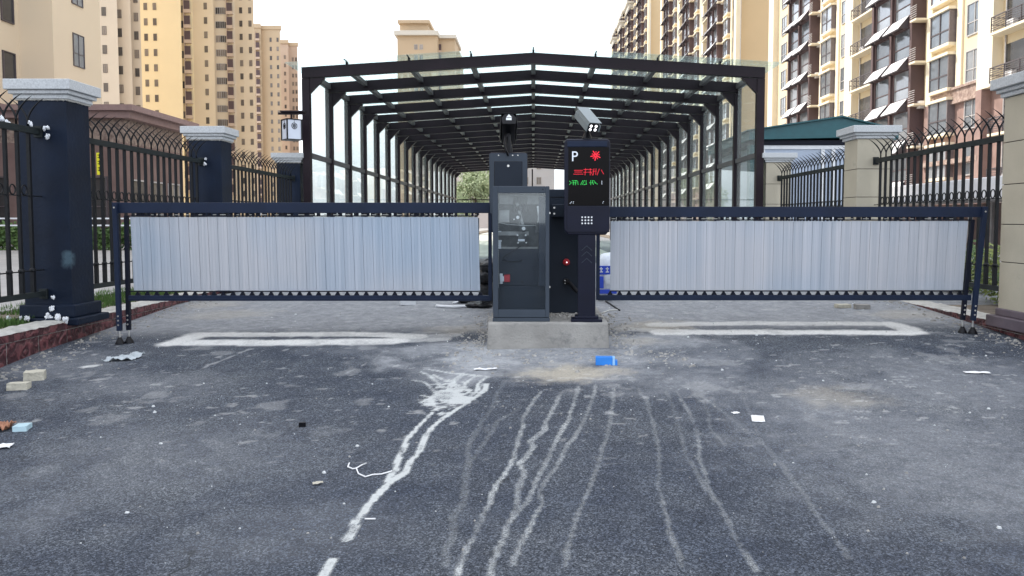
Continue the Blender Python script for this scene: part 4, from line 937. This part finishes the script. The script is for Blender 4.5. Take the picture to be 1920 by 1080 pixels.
for i in range(260):
    x, y = onplinth(); r = rs.uniform(.004, .014); b_.blob((x, y, PZT+r*.4), (r, r, r*.6), i, 1)
tag(b_.build('gravel', M['stone'], fix=False), kind='stuff')

# ------------------------------------------------------------------ buildings
def wmesh(name, w_, h_, mf, mg, d=.10, bars=1, cross=False, f=.06):
    b_ = MB(); b_.box(-w_/2, w_/2, -d*.3, .02, 0, h_, 1)
    for a_, c_ in ((-w_/2, -w_/2+f), (w_/2-f, w_/2)): b_.box(a_, c_, -d, .02, 0, h_, 0)
    b_.box(-w_/2, w_/2, -d+.002, .02, 0-.002, f, 0); b_.box(-w_/2, w_/2, -d+.002, .02, h_-f, h_+.002, 0)
    for k in range(bars): x = -w_/2+w_*(k+1)/(bars+1); b_.box(x-f*.4, x+f*.4, -d*.8, .02, f, h_-f, 0)
    if cross: b_.box(-w_/2+f, w_/2-f, -d*.75, .02, h_*.40-f*.4, h_*.40+f*.4, 0)
    return b_.mesh(name, [mf, mg])
def tower(label, group, cat, faces, H, m, base=None, roofo=.5, name='apartment_tower', back=14, extra=None):
    """faces: plan points from left to right as seen from the road; closed behind"""
    P = faces; n_ = len(P); by = max(p[1] for p in P)+back
    poly = list(P)+[(P[-1][0]*by/P[-1][1]-1.5, by), (P[0][0]*by/max(P[0][1], 30)-8, by)]
    c = P[n_//2]; t = empty(name, (c[0], c[1], 0)); tag(t, label, cat, group)
    b_ = MB(); b_.prism(poly, 7 if base else .2, H); b_.build('wall', m, t)
    if base: b_ = MB(); b_.prism(poly, .2, 6.998); b_.build('stone_base', base, t)
    cx = sum(p[0] for p in poly)/len(poly); cy_ = sum(p[1] for p in poly)/len(poly)
    b_ = MB(); b_.prism([(cx+(x-cx)*1.06, cy_+(y-cy_)*1.06) for x, y in poly], H+.001, H+1.3); b_.build('roof_cornice', M['cornice'] if extra is None else extra, t)
    return t
def at(px, D): return (px-1000)/F*D*.987
balc_dummy = None
win_s = wmesh('window', .68, 1.35, M['mullion'], M['wsoft'], .06, 1, False, .04)
win_n = wmesh('window', 1.0, 1.65, M['mullion'], M['wglass'], .05, 1, True, .04)
win_m = wmesh('window', 1.0, 1.45, M['mullionl'], M['wsoft'], .08, 1, False, .06)
win_d = wmesh('window', .9, 1.7, M['mullion'], M['wdark'], .08, 0, False, .05)
bb = MB(); bb.box(-.7, .7, -.6, 0, -.12, 0, 0); bb.box(-.7, .7, -.6, -.55, 0, .55, 0); bb.box(-.6, .6, -.5, -.45, .56, 2.3, 2); bb.box(-.7, -.6, -.55, 0, .001, 2.9, 0)
balc = bb.mesh('balcony', [M['towerp'], M['mullion'], M['brown']])

RT = math.pi/2
# nearest left block: two steps towards the road
t = tower('nearest cream tower at the far left, two large flat windows rising in one column', None, 'apartment tower', [(-60, 8), (-24.85, 8), (-24.85, 39.2), (-23.2, 39.2), (-23.2, 43.5)], 62, M['tower'], M['stoneh'], back=10)
repeats(t, 'window', win_n, [((-23.2, 41.35, E+7.9+3.1*k-3.1), RT) for k in range(0, 4)])
repeats(t, 'window', win_d, [((-24.85, y, E+6.35+3.08*k), RT) for k in range(-1, 4) for y in (38.35, 35.9, 33)])
def tower_far(label, segs, H, m, pitch=3.0, zmax=60, zmin=6, extra=(), group='cream apartment towers on the left', mats=None, corn=None):
    P = [(at(a, D), D) for a, D in segs]; t_ = tower(label, group, 'apartment tower', P, H, m, extra=corn); sp = []; bl = []; sm = []
    for kind, px, D in extra:
        x = at(px, D); y = D-.02; z = zmin
        while z < zmax:
            (sp if kind == 'w' else bl if kind == 'b' else sm).append(((x, y, z+E), 0)); z += pitch
    if sp: repeats(t_, 'window', win_s, sp)
    if bl: repeats(t_, 'balcony', balc, bl)
    if sm: repeats(t_, 'window', win_m, sm)
    return t_
tower_far('tan tower with two narrow window columns just right of the nearest cream block', [(150, 130), (222, 130), (222, 131.5), (247, 131.5), (247, 133.5), (265, 133.5)], 66, M['towert'], zmax=40, extra=[('w', 197, 130), ('w', 226, 131.5), ('w', 257, 133.5)])
tower_far('bright yellow tower whose flat front has paired small windows', [(262, 161), (341, 161), (341, 163), (363, 163)], 70, M['towery'], zmax=50, extra=[('w', 275, 161), ('w', 292, 161), ('w', 344, 163), ('b', 354, 163)])
tower_far('wide tan tower right of the yellow one, with a dark balcony column', [(360, 172), (402, 172), (402, 176), (442, 176), (442, 187), (477, 187)], 72, M['tower'], zmax=56, extra=[('w', 387, 172), ('m', 410, 176), ('m', 418, 176), ('w', 425, 176), ('b', 433, 176), ('w', 453, 187), ('w', 470, 187)])
tower_far('beige tower with a visible roof, second last in the left row', [(470, 268), (490, 268), (490, 270), (526, 270)], 65.5, M['towerf'], zmax=62, extra=[('b', 484, 268), ('w', 508, 270), ('w', 521, 270)], corn=M['towerf'])
tower_far('farthest pinkish beige tower of the left row, just above the lantern', [(524, 298), (541, 298), (541, 302), (558, 302)], 67, M['towerp'], zmax=62, extra=[('w', 534, 298), ('w', 549, 302), ('w', 555, 302)], corn=M['towerf'])
# lone tower beyond the canopy
t = empty('apartment_tower', (-28, 235, 0)); tag(t, 'beige tower with a stepped roof rising alone behind the glass canopy', 'apartment tower')
b = MB(); b.prism([(at(745, 235), 235), (at(820, 235), 235), (at(820, 235), 239), (at(853, 239), 239), (at(853, 239), 255), (at(745, 235), 255)], .2, E+54); b.build('wall', M['towerf'], t)
b = MB(); b.prism([(at(740, 235), 234), (at(822, 235), 234), (at(822, 235), 256), (at(740, 235), 256)], E+54.001, E+55.3); b.prism([(at(822, 235)+.01, 238), (at(856, 239), 238), (at(856, 239), 256), (at(822, 235)+.01, 256)], E+54.0012, E+55); b.build('roof_cornice', M['cornice'], t)
b = MB(); b.prism([(at(749, 235), 236), (at(802, 235), 236), (at(802, 235), 250), (at(749, 235), 250)], E+55.301, E+57.6); b.prism([(at(746, 235), 235), (at(806, 235), 235), (at(806, 235), 251), (at(746, 235), 251)], E+57.601, E+58.5); b.build('roof_house', M['towerf'], t)
b = MB(); b.prism([(at(853, 239)+.01, 244), (at(863, 244), 244), (at(863, 244), 255), (at(853, 239)+.01, 255)], .2, E+51); b.build('side_wing', M['towerf'], t)
repeats(t, 'window', win_m, [((at(px, 235), 234.98, E+50.0-3*k), 0) for k in range(5) for px in (780, 790)]); repeats(t, 'balcony', balc, [((at(824, 239), 238.98, E+50-3*k), 0) for k in range(5)])
# blocks seen through the far end of the canopy, haze put into their colour
for nm, x0, x1, D, H, m, lab in (('apartment_block', -22, -8.3, 150, 22, 'farpink', 'pale pinkish block seen through the left end of the canopy'), ('apartment_block', -3.0, 4.2, 160, 21, 'fargrey', 'pale grey block seen through the middle of the canopy end')):
    t = empty(nm, ((x0+x1)/2, D, 0)); tag(t, lab, 'apartment block'); b = MB(); b.box(x0, x1, D, D+12, .3, H); b.build('wall', M[m], t)
    b = MB(); b.box(x0-.3, x1+.3, D-.3, D+12.3, H+.001, H+.6); b.build('roof_cornice', M[m], t)
    repeats(t, 'window', win_m, [((x0+1.5+k*2.6, D-.02, 3+3*j), 0) for k in range(int((x1-x0-1.5)/2.6)) for j in range(6)])

# stone gatehouse behind the left fence
t = empty('stone_house', (-21, 37, KT)); tag(t, 'low brown stone house with projecting cornice behind the left fence', 'house')
poly = [(-24.7, 35.5), (-18, 35.5), (-18, 41.3), (-23.1, 41.3), (-23.1, 39.1), (-24.7, 39.1)]; zt = E+5.1
b = MB(); b.prism(poly, KT-.02, zt-1.6); b.build('wall', M['stoneh'], t)
b = MB(); b.prism(poly, zt-1.599, zt-.55); b.build('carved_frieze', M['stonec'], t)
b = MB(); b.prism([(-24.71, 35.1), (-17.6, 35.1), (-17.6, 41.7), (-23.08, 41.7), (-23.08, 39.0), (-24.71, 39.0)], zt-.549, zt-.25); b.prism([(-24.71, 34.9), (-17.35, 34.9), (-17.35, 41.9), (-23.08, 41.9), (-23.08, 39.0), (-24.71, 39.0)], zt-.249, zt); b.build('roof_cornice', M['stoner'], t)
dm = wmesh('glass_door', 1.3, 2.6, M['mullionl'], M['wsoft'], .1, 1, True, .06)
repeats(t, 'glass_door', dm, [((-18, 36.6, KT+.3), RT), ((-18, 38.4, KT+.3), RT), ((-18, 40.2, KT+.3), RT)]); repeats(t, 'window', wmesh('window', 1.2, 2.2, M['mullion'], M['wdark'], .1, 1, True), [((-23.8, 35.5, KT+.8), 0), ((-21.8, 35.5, KT+.8), 0), ((-19.4, 35.5, KT+.8), 0)])
sg = empty('yellow_sign', (at(181, 33), 33, KT)); tag(sg, 'small upright yellow sign seen between the bars of the left fence', 'sign')
b = MB(); b.box(-.12, .12, -.02, .02, 1.0+E-KT+.95, 1.0+E-KT+1.85, 0); b.build('sign_board', M['yellow'], sg, world=False)
b = MB()
for k in range(3):
    z = E-KT+2.12+k*.26; b.box(-.07, .07, -.025, -.021, z, z+.03); b.box(-.07, .07, -.025, -.021, z+.1, z+.13); b.box(-.015, .015, -.0255, -.0212, z-.03, z+.16)
b.build('sign_marks', M['black'], sg, world=False)
b = MB(); b.tube([(0, .03, 0), (0, .03, E-KT+2.8)], .03, 8); b.build('sign_post', M['iron'], sg, world=False)
# low white railing before the house
t = empty('white_railing', (-14.5, 26.5, KT)); tag(t, 'low white two bar railing behind the left fence', 'railing')
b = MB()
for z in (.85, 1.08): b.box(-7, 3.2, -.02, .02, z, z+.05)
for k in range(7): b.box(-7+k*1.7-.03, -7+k*1.7+.03, -.03, .03, -.02, 1.13)
b.build('rails', M['white'], t, world=False)

# right facade: a long street front repeated every 23.3 m
XF = 30.0
bayw = wmesh('bay_window', 3.05, 2.35, M['brown'], M['wglass'], .12, 0, True, .08)
flatw = wmesh('window', 2.0, 2.25, M['mullionl'], M['wglass'], .10, 1, True, .08)
farw = wmesh('window', 2.0, 2.25, M['mullion'], M['wsoft'], .10, 1, False, .12)
q = MB(); q.box(-1.45, 1.45, -.62, 0, -.22, -.0, 0); q.box(-1.55, 1.55, -.72, 0, 2.35, 2.55, 0); q.box(-1.42, 1.42, -.50, -.0, 0, 2.35, 1); q.box(-1.43, -1.32, -.56, 0, 0, 2.35, 3); q.box(1.32, 1.43, -.56, 0, 0, 2.35, 3); q.box(-.05, .05, -.55, -.45, 0, 2.35, 2); q.box(-1.32, 1.32, -.54, -.45, .9, 1.0, 2)
boxw = q.mesh('box_window', [M['facadel'], M['wglass'], M['mullion'], M['taupe']])
q = MB(); th = .05
V = [(-1.42, 0, .05), (1.42, 0, .05), (1.42, -.82, -.92), (-1.42, -.82, -.92)]; q.add(V+[(x, y, z-th) for x, y, z in V], [(0, 1, 2, 3), (7, 6, 5, 4), (0, 3, 7, 4), (1, 5, 6, 2), (3, 2, 6, 7), (0, 4, 5, 1)], 0)
q.add([(-1.34, 0, -.02), (-1.34, -.78, -.95), (-1.34, 0, -.95)], [(0, 1, 2)], 1); q.add([(1.34, 0, -.02), (1.34, -.78, -.95), (1.34, 0, -.95)], [(0, 1, 2)], 1); q.box(-1.4, 1.4, -.78, -.68, -1.03, -.94, 1)
awn = q.mesh('awning', [M['awn'], M['mullion']])
q = MB(); q.box(-2.4, 2.4, -1.0, 0, -.16, 0, 0); q.box(-2.4, 2.4, -.98, -.92, .95, 1.02, 1); q.box(-2.2, 2.2, -.04, .01, .02, 2.5, 2)
for k in range(6): q.box(-2.4, 2.4, -.965, -.935, .12+k*.14, .16+k*.14, 1)
for k in (-2.4, -.8, .8, 2.36): q.box(k, k+.05, -.98, -.92, 0, 1, 1)
q.box(-2.38, -2.34, -.92, 0, .5, .54, 1); q.box(-2.38, -2.34, -.92, 0, .95, 1.0, 1)
bal = q.mesh('balcony', [M['facadel'], M['mullion'], M['wdark']])
q = MB(); q.box(-.5, .5, -1.25, 0, -.14, 0, 0); [q.box(-.5, .5, -1.23, -1.20, z_, z_+.04, 1) for z_ in (.15, .32, .49, .66, .83, .98)]
bals = q.mesh('narrow_balcony', [M['facadel'], M['mullionl']])
q = MB(); q.box(-.42, .42, -.36, 0, 0, .56, 0); q.tube([(-.1, -.365, .28), (-.1, -.37, .28)], .22, 16, 1); q.box(-.38, -.30, -.3, 0, -.06, -.001, 1); q.box(.30, .38, -.3, 0, -.06, -.001, 1)
acm = q.mesh('air_conditioner', [M['awn'], M['mullionl']])
q = MB(); q.tube([(0, -.08, 0), (0, -.08, 58)], .06, 8); pipem = q.mesh('drain_pipe', [M['mullionl']])
def facade(label, y0, y1, mods, kmin, kmax, endwall=None, H=E+70, hats=False):
    t_ = empty('apartment_building', (31, (y0+y1)/2, 0)); tag(t_, label, 'apartment building', 'long apartment buildings along the right side')
    low = E+8.9
    b_ = MB(); b_.box(31.1, 46, y0, y1, low, H); b_.build('wall', M['facade'], t_)
    b_ = MB(); b_.box(31.1, 46, y0, y1, .3, low-.001); b_.build('stone_base', M['pinks'], t_)
    if endwall: b_ = MB(); b_.box(30.45, 46.2, y0-.4, y0-.002, .3, H); b_.build('end_wall', M['facadet'], t_)
    b_ = MB(); b_.box(29.6, 46.5, y0-.5, y1+.3, H+.001, H+1.0); b_.build('roof_cornice', M['cornice'], t_)
    bw, fw_, bx, aw, bl_, bs = [], [], [], [], [], []
    pil = MB(); PB = []
    for d0 in mods:
        brn = MB(); rel = MB(); pil2 = MB(); PB.append((brn, rel, pil2))
        # brown glazed bay
        for a_ in (d0, d0+3.58, d0+7.15): brn.box(XF, 31.09, a_, a_+.35, .3, H-1)
        for k in range(-1, kmax+1):
            z = E+3.3+3.25*k; brn.box(XF+.02, 31.08, d0+.352, d0+3.578, z-.9, z); brn.box(XF+.02, 31.08, d0+3.932, d0+7.148, z-.9, z)
            if k >= kmin:
                for dd in (1.97, 5.54): bw.append(((XF+.30, d0+dd, z), -RT)); aw.append(((XF-.01, d0+dd, z-.08), -RT))
        brn.box(XF+.32, 31.07, d0+.352, d0+7.148, .3, H-1)
        def inside(a_, c_): return a_ >= y0-.5 and c_ <= y1+.5
        if inside(d0-8.6, d0):
            for a_, c_, xx in ((d0-1.7, d0-.9, 30.75), (d0-5.6, d0-4.9, 30.95)): pil.box(xx, 31.099, a_, c_, low, H-.5); (pil2.box(xx-.02, 31.099, a_-.02, c_+.02, .3, low-.002) if xx < 30.9 else None)
            pil.box(30.45, 31.099, d0-10.4, d0-8.6, low, H-.5); pw = MB(); pw.box(30.43, 31.099, d0-9.3, d0-8.6, .3, low-.002); pw.build('stone_pilaster', M['pinks'], t_)
            rel.box(30.85, 31.098, d0-8.59, d0-1.72, E+8.75, E+9.55); rel.box(30.70, 31.098, d0-8.59, d0-1.71, E+9.551, E+9.72); rel.box(30.75, 31.098, d0-8.59, d0-1.71, E+8.55, E+8.749)
            rel.box(30.4, 31.097, d0-9.0, d0-1, E+4.2, E+4.55)
            for k in range(kmin, kmax+1):
                z = E+3.3+3.25*k; bx.append(((31.1, d0-3.25, z), -RT)); fw_.append(((31.1, d0-7.1, z), -RT)); bs.append(((31.1, d0-.45, z-.6), -RT))
        if inside(d0-15.8, d0-10.4):
            for k in range(kmin, kmax+1): bl_.append(((31.1, d0-13.1, E+3.3+3.25*k-.8), -RT))
    if y1-max(mods) > 12:
        for k in range(kmin, kmax+1): fw_.append(((31.1, y1-4.5, E+3.3+3.25*k), -RT))
        pil.box(30.45, 31.099, y1-2, y1, low, H-.5)
    if not pil.v: pil.box(30.9, 31.09, y0, y0+1, low, H-.5)
    pil.build('pilaster', M['facadel'], t_)
    for brn, rel, pil2 in PB:
        brn.build('bay_frame', M['brown'], t_)
        if rel.v: rel.build('carved_band', M['relief'], t_)
        if pil2.v: pil2.build('stone_pilaster', M['pinks'], t_)
    ac = [((30.9 if random.random() < .5 else 31.1, l[0][1]+3.15, l[0][2]-.9), -RT) for l in bx if random.random() < .35] + [((31.1, l[0][1]+random.choice((-1.4, 1.4)), l[0][2]+.1), -RT) for l in bl_ if random.random() < .6]
    if ac: repeats(t_, 'air_conditioner', acm, ac)
    for d0 in mods: inst('drain_pipe', pipem, t_, Vector((31.1, d0-10.9, .4))-t_.location, -RT)
    repeats(t_, 'bay_window', bayw, bw); repeats(t_, 'awning', awn, aw)
    if fw_: repeats(t_, 'window', flatw, fw_)
    if bx: repeats(t_, 'box_window', boxw, bx)
    if bl_: repeats(t_, 'balcony', bal, bl_)
    if bs: repeats(t_, 'narrow_balcony', bals, bs)
    if hats:
        for d0 in mods: b_ = MB(); b_.box(28.6, 33, d0-1.0, d0+8.5, H-3.0, H-2.4); b_.box(29.2, 33, d0-.5, d0+8, H-4.2, H-3.0); b_.build('bay_roof', M['cornice'], t_)
    t_.location.x -= .45
    return t_
facade('nearest cream and brown apartment building filling the right side above the fence', 36, 103.5, [40.1, 63.4, 86.7], 0, 8)
facade('middle apartment building on the right with a plain tan end wall over the canopy corner', 122, 192, [130.6, 153.9, 177.2], 1, 17, endwall=True)
facade('farthest apartment building on the right whose stepped roofs meet the sky', 214, 312, [222.6, 245.9, 269.2, 292.5], 2, 20, endwall=True, H=E+69, hats=True)

# teal roofed kiosk behind the right fence
kx0, kx1, ky = 7.25, 12.0, 27.0
t = empty('kiosk', (10.2, ky+3, KT)); tag(t, 'pale walled kiosk with a teal gable roof behind the right fence', 'kiosk')
b = MB(); b.prismy([(kx0-.1, E+2.740), (10.2, E+2.810), (kx1+.1, E+2.740), (kx1+.1, E+3.010), (10.2, E+3.470), (kx0-.1, E+3.010)][::-1], ky-.3, ky+6); b.build('roof', M['teal'], t)
b = MB(); b.prismy([(kx0-.2, E+3.011), (10.2, E+3.471), (kx1+.2, E+3.011), (kx1+.2, E+3.050), (10.2, E+3.520), (kx0-.2, E+3.050)][::-1], ky-.4, ky+6.1); b.build('roof_edge', M['teal'], t)
b = MB(); b.box(kx0, kx1, ky-.1, ky+5.8, E+2.590, E+2.739); b.build('beam', M['bluedk'], t)
b = MB(); b.box(kx0, kx0+.35, ky-.08, ky+.3, KT, E+2.589); b.box(kx1-.35, kx1, ky-.08, ky+.3, KT, E+2.589); b.build('corner_post', M['teal'], t)
b = MB(); b.box(kx0+.36, kx1-.36, ky, ky+5.6, KT, E+2.588); b.build('wall', M['panel'], t)
b = MB()
for x in (kx0+.45, 9.7, 10.05, 11.6): b.box(x-.06, x+.06, ky-.05, ky-.001, KT, E+2.440)
b.box(kx0+.39, kx1-.4, ky-.051, ky-.0011, E+2.450, E+2.570); b.build('panel_frame', M['white'], t)
# white roofed shelter farther right
t = empty('shelter', (14.6, 30, KT)); tag(t, 'long low white roofed shelter between the right fence and the brown apartment building', 'shelter')
b = MB(); b.box(14, 16.6, 20.5, 42, E+.72, E+1.40); b.build('roof', M['awn'], t, bevel=.03)
for k in range(9):
    for x in (14.1, 16.3): b = MB(); y = 20.7+k*2.6; b.box(x, x+.1, y, y+.1, KT-.02, E+.719); b.build('post', M['mullionl'], t)
b = MB(); b.box(16.45, 16.5, 20.6, 41.9, KT, E+.70); b.build('back_wall', M['pinks'], t)

# ------------------------------------------------------------------ planting
def bush(name, c, r, n_, ls, m, label, cat, group=None, stems=True, seed=1):
    rs_ = random.Random(seed); t_ = empty(name, (c[0], c[1], c[2])); tag(t_, label, cat, group); b_ = MB()
    for i in range(n_):
        a = rs_.random()*6.283; u = rs_.uniform(-1, 1); rr = rs_.random()**.4; k = 1+.35*noise.noise(Vector((math.cos(a)*2+seed, math.sin(a)*2, u*2)))
        s_ = math.sqrt(1-u*u); x, y, z = r[0]*rr*k*s_*math.cos(a), r[1]*rr*k*s_*math.sin(a), r[2]*(1+rr*k*u)
        L__ = ls*rs_.uniform(.6, 1.3); d1 = Vector((rs_.gauss(0, 1), rs_.gauss(0, 1), rs_.gauss(.4, .8))).normalized()*L__; d2 = d1.orthogonal().normalized()*L__*.35
        p = Vector((x, y, max(z, .02))); b_.add([p, p+d1*.5+d2, p+d1, p+d1*.5-d2], [(0, 1, 2, 3)])
    b_.build('foliage', m, t_, world=False, fix=False)
    if stems:
        b_ = MB()
        for i in range(6): a = i*1.05; b_.tube([(0, 0, -.05), (math.cos(a)*r[0]*.5, math.sin(a)*r[1]*.5, r[2]*1.2)], [.012, .004], 5)
        b_.build('stem', M['bark'], t_, world=False)
    return t_
k = 0
for y, x, rz_, m, lab in ((9.0, 5.75, .32, 'leaf', 'dark green shrub behind the fence right beside the cream edge pillar'), (10.0, 5.95, .40, 'leafy', 'yellow green shrub behind the outer end of the right barrier arm'), (11.2, 6.1, .36, 'leaf', 'green shrub behind the right fence, second beyond the arm end'), (12.6, 6.0, .34, 'leafy', 'yellowish shrub behind the second cream pillar'), (13.9, 6.2, .36, 'leaf', 'green shrub behind the far right fence panel')):
    k += 1; bush('shrub', (x, y, KT-.05), (.42, .5, rz_), 2200, .055, M[m], lab, 'shrub', 'shrubs behind the right fence', seed=k)
rs_ = random.Random(20); hb = MB()
for i in range(15000):
    x = rs_.uniform(-28, -10.5); d1 = Vector((rs_.gauss(0, 1), rs_.gauss(0, 1), rs_.gauss(0, 1))).normalized()*.16*rs_.uniform(.5, 1.2); d2 = d1.orthogonal().normalized()*.05
    p = Vector((x, 29+rs_.uniform(-.6, .6), KT+rs_.random()**.7*(.85+.25*noise.noise(Vector((x*.8, 0, 0)))))); hb.add([p, p+d1*.5+d2, p+d1, p+d1*.5-d2], [(0, 1, 2, 3)])
tag(hb.build('hedge', M['leaf'], fix=False), 'low clipped green hedge before the brown stone house', 'hedge')
def tree(c, h, r, m, label, n_=5200, seed=3, ls=.3):
    rs_ = random.Random(seed); t_ = empty('tree', c); tag(t_, label, 'tree'); b_ = MB(); b_.tube([(0, 0, -.2), (.05, 0, h*.3), (.0, .1, h*.6), (.1, 0, h*.9)], [.16, .12, .08, .02], 8)
    for i in range(9):
        a = i*.7; b_.tube([(0, 0, h*(.35+.05*i)), (math.cos(a)*r*.8, math.sin(a)*r*.8, h*(.5+.05*i))], [.05, .01], 5)
    b_.build('trunk', M['bark'], t_, world=False); b_ = MB(); cl = [(rs_.gauss(0, r*.45), rs_.gauss(0, r*.45), h*.68+rs_.gauss(0, h*.16), rs_.uniform(.35, .6)*r) for _ in range(16)]
    for i in range(n_):
        cx_, cy__, cz_, cr = rs_.choice(cl); d = Vector((rs_.gauss(0, 1), rs_.gauss(0, 1), rs_.gauss(0, 1))).normalized()*cr*rs_.random()**.4; p = Vector((cx_, cy__, cz_))+d
        d1 = Vector((rs_.gauss(0, 1), rs_.gauss(0, 1), rs_.gauss(0, 1))).normalized()*ls*rs_.uniform(.5, 1.2); d2 = d1.orthogonal().normalized()*ls*.3; b_.add([p, p+d1*.5+d2, p+d1, p+d1*.5-d2], [(0, 1, 2, 3)])
    b_.build('crown', m, t_, world=False, fix=False)
tree((-5.2, 72, .33), 6.0, 1.9, M['leafpale'], 'pale green tree seen through the far left end of the canopy')
print('objects', len(bpy.data.objects))
